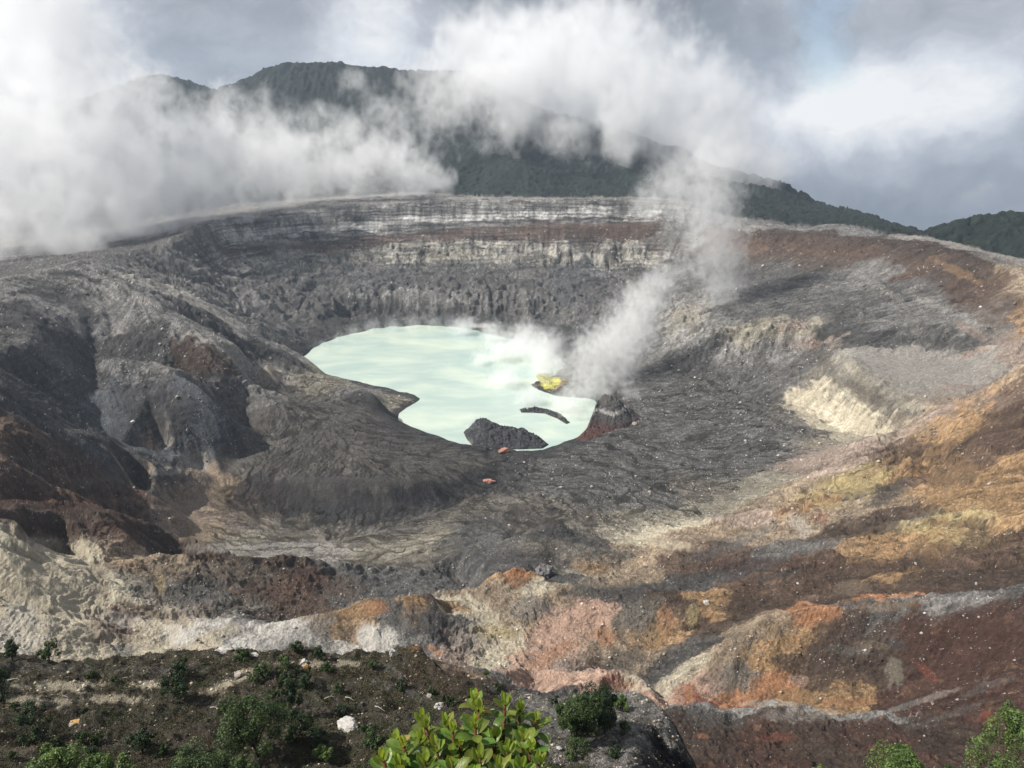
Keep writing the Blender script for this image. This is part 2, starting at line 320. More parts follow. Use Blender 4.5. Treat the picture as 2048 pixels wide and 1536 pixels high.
# ridge C
L('tan', .7, '1262,1408,224,pnk 1310,1396,234,crm 1380,1340,239,crm 1450,1286,244,tan 1530,1240,250,tan 1620,1213,253,org 1750,1196,250,ash 1900,1181,240,gry 2048,1166,228,ash 2300,1150,205,gry 2700,1150,180', stone=.8)
L('brn', .6, '1400,1370,232,pnk 1480,1350,233,olv 1500,1310,240,och 1580,1280,243,och 1620,1330,234,dbr 1700,1260,240,dbr 1750,1330,229,dbr 1850,1260,230,rbr 1900,1330,218,rbr 2000,1250,218,rbr', brk=False, stone=.3)
L('red', .5, '1330,1412,224,pnk 1400,1405,224 1480,1405,224,org 1560,1400,222,org 1640,1420,216,och 1700,1425,212,och 1780,1410,211,rbr 1850,1390,210,rbr 2048,1330,204,rbr 2400,1280,185,rbr', stone=.1)
X('dk', .4, '40,200,62 60,203,66 85,203,70 110,200,78', stone=.3)
L('brn', .6, '1500,1266,252,tan 1620,1222,257,org 1750,1204,254,org 1900,1192,244,dbr 2048,1178,232,dbr 2300,1162,209,dbr', brk=False, stone=.1)
L('dbr', .6, '1620,1206,262 1750,1188,260 1900,1172,250 2048,1156,240 2300,1140,215', brk=False, stone=.1)
# ridge D and slope below it
L('gry', .7, '1320,1420,192 1345,1411,194 1400,1403,195 1440,1416,192 1480,1441,188 1510,1418,189 1545,1400,190 1590,1408,187 1620,1416,185 1660,1426,182 1700,1431,180 1760,1424,180 1810,1415,181,rbr 1900,1368,184,rbr 2048,1314,182,rbr 2400,1250,165,rbr', stone=1.0)
L('rbr', .9, '1340,1436,184,dbr 1400,1424,187,ash 1460,1450,181,dbr 1540,1422,184,dbr 1600,1436,179,dbr 1750,1450,172 1900,1400,176 2048,1345,174', brk=False, stone=.35)
L('rbr', .9, '1400,1490,166,dbr 1500,1480,170 1620,1500,163,dbr 1760,1490,165 1880,1470,165,dbr 2000,1440,163 1700,1520,156,dbr', brk=False, stone=.12)
L('rbr', .9, '1400,1560,146 1600,1560,146 1800,1560,143 2048,1560,138 2400,1560,120', brk=False, stone=.25)
# near knoll
hh = dict(heath=1.0, stone=.45)
L('heath', .6, '-400,1310,100 -200,1306,100 0,1304,96 100,1322,90 200,1318,90 330,1297,93 430,1299,93 520,1303,92 600,1296,93 700,1303,92 780,1298,93 830,1294,93,och 860,1318,89,dbr 900,1352,85,dbr 935,1376,81,dbr 970,1402,77,dbr', **hh)
L('heath', .6, '-400,1420,76 0,1400,77 200,1400,78 400,1400,79 600,1390,81 760,1390,81 860,1410,78 940,1430,73', brk=False, **hh)
L('heath', .6, '-400,1600,56 0,1580,58 300,1580,58 600,1580,58 900,1580,58 1150,1580,58', brk=False, **hh)
L('gry', .5, '970,1402,77,dbr 1030,1396,80 1100,1393,81 1160,1386,82 1208,1382,82 1278,1382,81 1301,1401,79 1333,1431,75', heath=.3, stone=.4)
L('gry', .4, '1080,1450,72 1150,1480,68 1230,1440,73 1250,1500,65', brk=False, heath=.35, stone=.2)
L('gry', .6, '1333,1431,75 1312,1446,73 1288,1458,71 1266,1482,67.5 1256,1510,64 1250,1545,60 1252,1610,54', heath=.2, stone=.3)
L('blk', 1.0, '1345,1445,79 1353,1462,81 1364,1484,80 1378,1508,78 1396,1540,75 1420,1600,69', stone=.3)  # dark rock face turned from the sun; its shade is put into the black
L('blk', 1.0, '1310,1480,72 1320,1510,69.5 1325,1545,66', stone=.4)
X('dk', .8, '27,88,150 31,82,150 33,72,152 33,60,160', brk=True, stone=.2)
X('rbr', .6, '32,75,140 36,66,140 40,55,150 60,60,140 90,70,140 120,90,135 60,100,130 90,120,122 25,110,128', stone=.2)
L('och', .6, '870,1345,118,dbr 920,1340,124,tan 960,1352,122,tan 994,1374,116,och 1036,1391,110', stone=.4)
L('dbr', .6, '840,1320,135 900,1330,140,och 960,1335,140,gry 1020,1365,132,gry', brk=False, stone=.4)
X('dbr', .6, '-120,130,140 -60,125,140 -20,112,148 0,100,160 10,100,150 20,120,130 -5,150,112 -50,160,110 -110,170,100 30,160,98', stone=.3)
X('dbr', .6, '-160,215,72 -100,220,60 -60,225,56 -20,220,56 10,215,58 -30,195,80', stone=.3)
X('heath', .5, '16,45,204.5 24,45,204.5 34,45,204 45,46,203', heath=1.0)
X('heath', .5, '-90,30,223 -50,30,217 0,30,213 25,32,210 60,40,205 110,60,180 200,120,140 160,60,190 -120,50,212 -200,120,150', heath=1.0)
X('heath', .4, '-12,6,242 -5,8,240 0,8,240 8,8,239 20,12,232 -30,15,232 40,25,215', heath=1.0)
X('heath', .3, '-4,1.5,246.5 0,2.6,245.9 3,1.5,246.3 -1.5,0.6,248.2 1.5,0.6,248.2 -3,3.4,244.9 0,4.2,244.2 3,3.4,244.8', heath=1.0)
# lake shore (height zero) and bed
SHORE = [(603, 716), (622, 700), (645, 687), (672, 677), (705, 668), (755, 659), (800, 655), (849, 652), (890, 655), (930, 662), (975, 671), (1010, 680), (1045, 690), (1080, 700), (1105, 715), (1118, 735), (1105, 752),
         (1075, 760), (1055, 768), (1080, 782), (1110, 792), (1150, 795), (1185, 800), (1200, 818), (1190, 842), (1175, 856), (1155, 872), (1128, 882), (1107, 890), (1085, 897), (1040, 899), (1000, 897), (950, 891), (911, 883), (880, 872), (845, 862), (815, 850),
         (793, 838), (800, 826), (825, 812), (845, 797), (835, 788), (800, 780), (765, 772), (728, 764), (690, 757), (650, 749), (618, 736)]
_jr = random.Random(12); _S2 = []
for _i in range(len(SHORE)):
    (u0, v0), (u1, v1) = SHORE[_i], SHORE[(_i + 1) % len(SHORE)]
    _S2.append((u0, v0))
    for _t in (.33, .67): _S2.append((u0 + (u1 - u0) * _t + _jr.uniform(-3.5, 3.5), v0 + (v1 - v0) * _t + _jr.uniform(-2.2, 2.2)))
SHORE = _S2
sh = [pixz(u, v, 0.0) for u, v in SHORE]
cx, cyy = np.mean([p[0] for p in sh]), np.mean([p[1] for p in sh])
def ring(off, z, col, rough, stone):
    out = []
    n = len(sh)
    for i, p in enumerate(sh):
        a, b = sh[i - 1], sh[(i + 1) % n]
        tx, ty = b[0] - a[0], b[1] - a[1]; l = math.hypot(tx, ty); nx, ny = ty / l, -tx / l   # outline runs so that this points outward or inward
        out.append((p[0] + nx * off, p[1] + ny * off))
    return out
area = sum(sh[i - 1][0] * sh[i][1] - sh[i][0] * sh[i - 1][1] for i in range(len(sh)))
sg = 1.0 if area > 0 else -1.0
for off, z, col, rg in ((0, 0.0, 'dk', .12), (-7, -5.0, 'dk', .05)):
    rr = ring(off * sg, z, col, rg, 0)
    idx = [addp(x, y, z, col, rg, dict(stone=.2)) for x, y in rr]
    if off == 0: edges += [(idx[i - 1], idx[i]) for i in range(len(idx))]
L('dk', .2, '700,690,z-8 850,700,z-8 950,720,z-8 800,730,z-8 1000,740,z-8 950,780,z-8 900,830,z-8 1000,840,z-8 1090,850,z-8 1120,830,z-8', brk=False)
L('oli', .2, '735,778,z3,gry 790,800,z3 820,800,z2 770,815,z4 660,757,z5 700,768,z8', brk=False, stone=.6)
L('gry', .3, '1130,745,z3 1160,770,z5 1100,772,z3,yel', brk=False)

# ------------------------------------------------------------------ triangulate and rasterise in (bearing, log distance)
P = np.array(pts, np.float64)
edges = [e for e in edges if e[0] != e[1]]
vout, eout, fout, ov, oe, of_ = delaunay_2d_cdt([Vector((p[0], p[1])) for p in pts], edges, [], 0, 1e-5)
V2 = np.array([(v.x, v.y) for v in vout])
A = np.zeros((len(vout), P.shape[1] - 2))
for i, src in enumerate(ov):
    if src: A[i] = P[src[0], 2:]
    else:
        d = np.hypot(P[:, 0] - V2[i, 0], P[:, 1] - V2[i, 1]); k = np.argsort(d)[:3]; w = 1 / (d[k] + 1e-4) ** 2
        A[i] = (P[k, 2:] * w[:, None]).sum(0) / w.sum()
PH0, PH1, DPH = -47.0, 47.0, 0.1
S0, S1, DS = math.log(1.2), math.log(3300.0), 0.0025
nph, ns = int((PH1 - PH0) / DPH) + 1, int((S1 - S0) / DS) + 1
NF = A.shape[1]
G = np.full((nph, ns, NF), np.nan, np.float32); HC = np.zeros((nph, ns, 3), np.float32)
for tri in fout:
    a, b, c = (V2[i] for i in tri)
    for_lo = np.minimum(np.minimum(a, b), c); for_hi = np.maximum(np.maximum(a, b), c)
    i0 = max(0, int(math.ceil((for_lo[0] - PH0) / DPH))); i1 = min(nph - 1, int((for_hi[0] - PH0) / DPH))
    j0 = max(0, int(math.ceil((for_lo[1] / RAD - S0) / DS))); j1 = min(ns - 1, int((for_hi[1] / RAD - S0) / DS))
    if i1 < i0 or j1 < j0: continue
    x = (PH0 + DPH * np.arange(i0, i1 + 1))[:, None]; y = ((S0 + DS * np.arange(j0, j1 + 1)) * RAD)[None, :]
    det = (b[0] - a[0]) * (c[1] - a[1]) - (c[0] - a[0]) * (b[1] - a[1])
    if abs(det) < 1e-12: continue
    w1 = ((x - a[0]) * (c[1] - a[1]) - (c[0] - a[0]) * (y - a[1])) / det
    w2 = ((b[0] - a[0]) * (y - a[1]) - (x - a[0]) * (b[1] - a[1])) / det
    w0 = 1 - w1 - w2
    m = (w0 >= -1e-6) & (w1 >= -1e-6) & (w2 >= -1e-6)
    if not m.any(): continue
    val = w0[m][:, None] * A[tri[0]] + w1[m][:, None] * A[tri[1]] + w2[m][:, None] * A[tri[2]]
    sub = G[i0:i1 + 1, j0:j1 + 1]; sub[m] = val
    ww = np.stack([w0[m], w1[m], w2[m]]); HC[i0:i1 + 1, j0:j1 + 1][m] = A[list(tri)][:, 3:6][np.argmax(ww, 0)]
# fill what lies outside the survey with the nearest known value of its column / row
def fill(a):
    bad = np.isnan(a[..., 0])
    print('unfilled', bad.mean())
    idx = np.where(~bad, np.arange(ns)[None, :], -1); idx = np.maximum.accumulate(idx, 1)
    first = np.argmax(~bad, 1); idx = np.where(idx < 0, first[:, None], idx)
    return a[np.arange(nph)[:, None], idx]
_b = np.isnan(G[..., 0]); G = fill(G); G = np.nan_to_num(G)
HC[_b] = G[_b][:, 3:6]
def blur1(a, s, ax):
    n = max(1, int(s * 2.5)); k = np.exp(-0.5 * (np.arange(-n, n + 1) / s) ** 2); k /= k.sum()
    pad = [(0, 0)] * a.ndim; pad[ax] = (n, n); b = np.pad(a, pad, 'edge'); out = np.zeros_like(a)
    for i, w in enumerate(k):
        sl = [slice(None)] * a.ndim; sl[ax] = slice(i, i + a.shape[ax]); out += np.float32(w) * b[tuple(sl)]
    return out
zed = G[..., 0]
Z1 = blur1(blur1(zed, 2.2, 0), 1.8, 1)
Z2 = blur1(blur1(zed, 9, 0), 8, 1)
AT = blur1(blur1(G[..., 1:], 4, 0), 1.6, 1); HC = blur1(HC, .8, 0)
sgrid = (S0 + DS * np.arange(ns)).astype(np.float32); rgrid = np.exp(sgrid)
# ------------------------------------------------------------------ columns of the mesh: rows placed where the slope turns towards the view
NC, NR = 1500, 1700
phc = np.linspace(-44.0, 44.0, NC)
def samp(a, ph, s):
    x = np.clip((ph - PH0) / DPH, 0, nph - 1.001); y = np.clip((s - S0) / DS, 0, ns - 1.001)
    i = x.astype(np.int32); j = y.astype(np.int32); fx = (x - i).astype(np.float32); fy = (y - j).astype(np.float32)
    if a.ndim == 3: fx = fx[..., None]; fy = fy[..., None]
    return (a[i, j] * (1 - fx) + a[i + 1, j] * fx) * (1 - fy) + (a[i, j + 1] * (1 - fx) + a[i + 1, j + 1] * fx) * fy
jj = np.arange(ns)
zc = samp(Z1, np.repeat(phc[:, None], ns, 1), np.repeat(sgrid[None, :], NC, 0))
elev = np.arctan((zc - CAMZ) / rgrid[None, :])
de = np.abs(np.diff(elev, axis=1)); wgt = de + DS * 0.06
vis = elev[:, 1:] >= np.maximum.accumulate(elev, 1)[:, 1:] - 0.004
wgt = np.where(vis, wgt, wgt * 0.45)
wgt = np.where(elev[:, 1:] < R(-46), wgt * 0.12, wgt)
cum = np.concatenate([np.zeros((NC, 1)), np.cumsum(wgt, 1)], 1); cum /= cum[:, -1:]
SS = np.zeros((NC, NR), np.float32)
tq = np.linspace(0, 1, NR)
for i in range(NC): SS[i] = np.interp(tq, cum[i], sgrid)
SS = blur1(SS, 2.0, 0)
PHI = np.repeat(phc[:, None], NR, 1).astype(np.float32)
RR = np.exp(SS)
VX = (RR * np.sin(np.radians(PHI))).astype(np.float32); VY = (RR * np.cos(np.radians(PHI))).astype(np.float32)
VZ = samp(Z1, PHI, SS)
# warped look-up of the survey attributes so that survey triangles never show
wl_ = 0.035 * RR
wx = fbm(VX / 23., VY / 23., 3, 4) ; wy = fbm(VX / 23., VY / 23., 9, 4)
wx2 = fbm(PHI / 2.2, SS / 0.045, 5, 6, .64); wy2 = fbm(PHI / 2.2, SS / 0.045, 25, 6, .64)
st0 = np.clip(samp(AT[..., 1], PHI, SS) * 1.3, 0, 1)
att = samp(AT, PHI + wx2 * 1.6, SS + wy2 * 0.022 * (1 - .84 * st0))
rough, strat, base, forest, stone, heath = att[..., 0], att[..., 1], att[..., 2:5], att[..., 5], att[..., 6], att[..., 7]
crisp = samp(HC, PHI + wx2 * 1.9 + .25 * wy2, SS + wy2 * 0.026 * (1 - .84 * st0))
base = base * .35 + crisp * .65
rough_s = samp(AT[..., 0], PHI, SS)
# downslope direction
e = 1.0
gphi = (samp(Z2, PHI + .3, SS) - samp(Z2, PHI - .3, SS)) / (RR * math.radians(.6))
gr = (samp(Z2, PHI, SS + .006) - samp(Z2, PHI, SS - .006)) / (RR * .012)
sph, cph = np.sin(np.radians(PHI)), np.cos(np.radians(PHI))
GX = gr * sph + gphi * cph; GY = gr * cph - gphi * sph
SL = np.hypot(GX, GY) + 1e-6
ga = np.arctan2(GY, GX)
# gullies: noise stretched along the slope, blended between six directions
def gully(lam, s, stretch=4.5):
    out = 0; ws = 0
    for k in range(6):
        a = math.pi * k / 6; c, si = math.cos(a), math.sin(a)
        w = np.abs(np.cos(ga - a)) ** 10
        al = VX * c + VY * si; ac = -VX * si + VY * c
        n = 1 - 2.2 * np.abs(perlin(ac / lam + 0.25 * perlin(al / (lam * 2), ac / (lam * 2), s + 50), al / (lam * stretch), s + k * 3))
        out = out + w * n; ws = ws + w
    return out / ws
relief = np.zeros_like(VZ)
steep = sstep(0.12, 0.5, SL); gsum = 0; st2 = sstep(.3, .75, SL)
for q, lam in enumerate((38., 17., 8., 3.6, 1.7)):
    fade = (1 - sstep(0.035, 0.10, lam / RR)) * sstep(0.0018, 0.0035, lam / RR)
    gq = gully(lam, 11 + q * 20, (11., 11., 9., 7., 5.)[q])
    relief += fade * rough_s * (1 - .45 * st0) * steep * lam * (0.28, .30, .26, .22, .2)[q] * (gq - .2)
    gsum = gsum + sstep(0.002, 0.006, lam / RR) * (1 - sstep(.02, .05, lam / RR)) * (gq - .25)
for q, lam in enumerate((60., 29., 14., 7., 3.4, 1.7, .85, .42, .2)):
    fade = (1 - sstep(0.022, 0.07, lam / RR)) * sstep(0.0012, 0.0028, lam / RR)
    pn = perlin(VX / lam + wx, VY / lam + wy, 200 + q)
    relief += fade * (rough_s * 1.25 * (1 - .5 * st2) * (1 - .4 * st0) + .05) * lam * (0.135 + .11 * (1 - sstep(.006, .014, lam / RR)) * (1 - sstep(600, 900, RR))) * ((.35 - np.abs(pn) * 1.8) if q % 2 else pn)
# ledges: broken steps in the rock, a few heights at once
for hs, s_ in ((.030, 1), (.011, 2), (.0045, 3)):
    hh_ = hs * np.exp(np.round(np.log(RR) / .35) * .35)
    ph_ = (VZ + relief) / hh_ + 1.6 * perlin(VX / (hh_ * 5), VY / (hh_ * 5), 700 + s_) + .6 * perlin(VX / (hh_ * 1.6), VY / (hh_ * 1.6), 710 + s_)
    fr = ph_ - np.floor(ph_)
    msk = sstep(-.1, .35, perlin(VX / (hh_ * 9), VY / (hh_ * 9), 720 + s_)) * steep * np.clip(rough_s * 1.4 - .3, 0, 1) * (RR < 1500)
    relief += msk * hh_ * .75 * (sstep(.35, .95, fr) - fr)
hh0 = np.clip(samp(AT[..., 7], PHI, SS), 0, 1) * sstep(30, 50, RR) * (RR < 160)
relief += hh0 * (1.5 * fbm(VX / 9., VY / 9., 150, 3) + .55 * (.3 - np.abs(perlin(VX / 3.1, VY / 3.1, 155)) * 1.5))
lakemask = sstep(-1.0, 3.0, VZ)
relief *= np.where(RR > 1500, 1, np.maximum(lakemask, .55))
near = sstep(3.0, 12.0, RR)
VZ = VZ + relief * near
# tree canopy on forested ground: crowns as domes
fm = sstep(.35, .6, forest)
cell = np.where(RR > 1700, 17., 11.)
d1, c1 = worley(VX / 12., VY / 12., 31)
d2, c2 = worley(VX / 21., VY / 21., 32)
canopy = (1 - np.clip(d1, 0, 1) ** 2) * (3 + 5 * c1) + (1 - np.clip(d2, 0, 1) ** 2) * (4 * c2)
VZ = VZ + fm * canopy * (.7 + .5 * fbm(VX / 60, VY / 60, 77, 3)) + fm * 26 * (1 - 2 * np.abs(perlin(VX / 150., VY / 260., 401))) * sstep(1650, 1900, RR) * (1 - sstep(150, 300, VZ)) * .8

# ------------------------------------------------------------------ albedo
def lerp(a, b, t): return a + (np.asarray(b, np.float32) - a) * t[..., None]
C = base.copy()
lr = 1.0 / RR
n_big = fbm(VX / 40., VY / 40., 301, 5, .6)
n_sc = fbm(PHI / 1.1, SS / .02, 321, 6, .62)
n_f = fbm(PHI / .28, SS / .005, 341, 4, .7)
bare = 1 - fm
C *= (1 + .30 * n_big + .5 * n_sc)[..., None]
pale = sstep(.22, .36, C.mean(-1)) * (1 - st0)
C = lerp(C, (.125, .108, .092), sstep(.02, .42, n_sc * 1.1 + .5 * n_f - .05) * .72 * pale)
C *= (1 + .85 * n_f * np.clip(rough + .35, 0, 1))[..., None]
# strata on walls
zz = VZ * 0.40 + 1.1 * wx + PHI * 0.07 + .8 * wx2
band = perlin(zz, PHI * .25, 360) + .6 * perlin(zz * 2.3, PHI * .6, 361)
C *= (1 + np.clip(strat + .25 * sstep(.5, 1.0, SL), 0, 1) * .85 * band)[..., None]
pb_ = sstep(-.25, .35, fbm(PHI / 1.7, SS / .012, 371, 4, .6)); C = lerp(C, (.085, .084, .086), np.clip(strat, 0, 1) * (1 - pb_) * .4)
# iron staining on coloured ground
warm = np.clip((C[..., 0] / (C[..., 2] + 1e-3) - 1.5) * .9, 0, 1)
st = fbm(PHI / .8, SS / .016, 380, 5, .6)
C = lerp(C, (.085, .062, .048), sstep(.12, .45, st) * .75 * warm)
C = lerp(C, (.36, .22, .10), sstep(.18, .5, -st) * .5 * warm)
C *= (1 + .34 * np.clip(gsum, -1.3, 1.3) * steep * bare * np.clip(rough + .2, 0, 1))[..., None]  # all bare slopes: paler on gully crests, darker in the channels
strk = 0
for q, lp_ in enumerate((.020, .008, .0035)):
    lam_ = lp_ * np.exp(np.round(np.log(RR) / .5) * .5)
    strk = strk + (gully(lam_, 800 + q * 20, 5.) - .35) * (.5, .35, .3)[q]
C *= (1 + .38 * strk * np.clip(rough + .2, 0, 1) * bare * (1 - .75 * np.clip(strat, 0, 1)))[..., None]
warm = np.clip((C[..., 0] / (C[..., 2] + 1e-3) - 1.4) * .9, 0, 1)
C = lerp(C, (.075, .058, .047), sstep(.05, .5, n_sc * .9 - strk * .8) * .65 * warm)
# gravel tint
gv = perlin(PHI * 17, SS * 900, 390) + .7 * perlin(PHI * 9, SS * 480, 391)
C *= (1 + .30 * gv)[..., None]

# heath and forest
hm = np.clip(heath, 0, 1) * sstep(-.55, .1, fbm(VX / 5.5, VY / 5.5, 620, 4, .6))
hcol = np.stack([.105 + .06 * n_sc, .090 + .05 * n_sc, .062 + .04 * n_sc], -1).astype(np.float32)
gmask = sstep(.05, .4, fbm(VX / 3.5, VY / 3.5, 630, 4, .6))
hcol = lerp(hcol, (.035, .045, .016), gmask * .7)
hk = hm * .52 * (1 - sstep(.22, .34, C[..., 0]))
C = C + (hcol - C) * hk[..., None]
# ---- world patches (position taken from the ground that a photo pixel meets)
cv = VZ - CAMZ
fwd = VY * math.cos(PITCH) - cv * math.sin(PITCH); upc = VY * math.sin(PITCH) + cv * math.cos(PITCH)
el = np.arctan2(cv, RR); vism = el >= np.maximum.accumulate(el, 1) - 1e-4
PU = 1024 + F * VX / fwd; PV = 768 - F * upc / fwd
def ground_at(u, v):
    i0 = np.searchsorted(phc, math.degrees(math.atan2(*(lambda d: (d[0], d[1]))(cam_dir(u, v)))))
    a, b = max(0, i0 - 8), min(NC, i0 + 8)
    d = (PU[a:b] - u) ** 2 + (PV[a:b] - v) ** 2 + np.where(vism[a:b], 0, 1e6)
    k = np.unravel_index(np.argmin(d), d.shape)
    return a + k[0], k[1]
def patch(u, v, ru, rv, col, amt=.8, edge=.6, ang=0.0):
    i, j = ground_at(u, v)
    dep = fwd[i, j]; px, py = VX[i, j] * F / dep, 0
    lim = max(ru, rv) * 1.9
    m = (np.abs(PU - PU[i, j]) < lim) & (np.abs(PV - PV[i, j]) < lim) & (np.abs(fwd - dep) < dep * .30 + 10)
    if not m.any(): return
    dx = PU[m] - PU[i, j]; dy = PV[i, j] - PV[m]
    df = np.abs(fwd[m] - dep) / (dep * .28 + 10)
    # offsets across and up the view, in metres scaled by distance
    c, s = math.cos(math.radians(ang)), math.sin(math.radians(ang))
    a = (dx * c + dy * s) / ru; b = (-dx * s + dy * c) / rv
    rr0 = min(ru, rv) * .8 + max(ru, rv) * .2
    nl = fbm(PHI[m] / (rr0 * .9 / 28), SS[m] / (rr0 * .9 * .0014), int(u + v) % 997, 4, .65)
    q = np.hypot(a, b) + edge * np.clip(wx2[m] * .4 + n_sc[m] * .6 + nl * 1.3, -1, 1)
    w = (1 - sstep(.7, 1.15, q)) * (1 - sstep(.7, 1, df)) * amt * .85
    c0 = PAL[col] if isinstance(col, str) else col
    C[m] = C[m] + (np.array(c0, np.float32) * (1 + .35 * n_f[m] + .2 * gv[m])[:, None] - C[m]) * w[:, None]
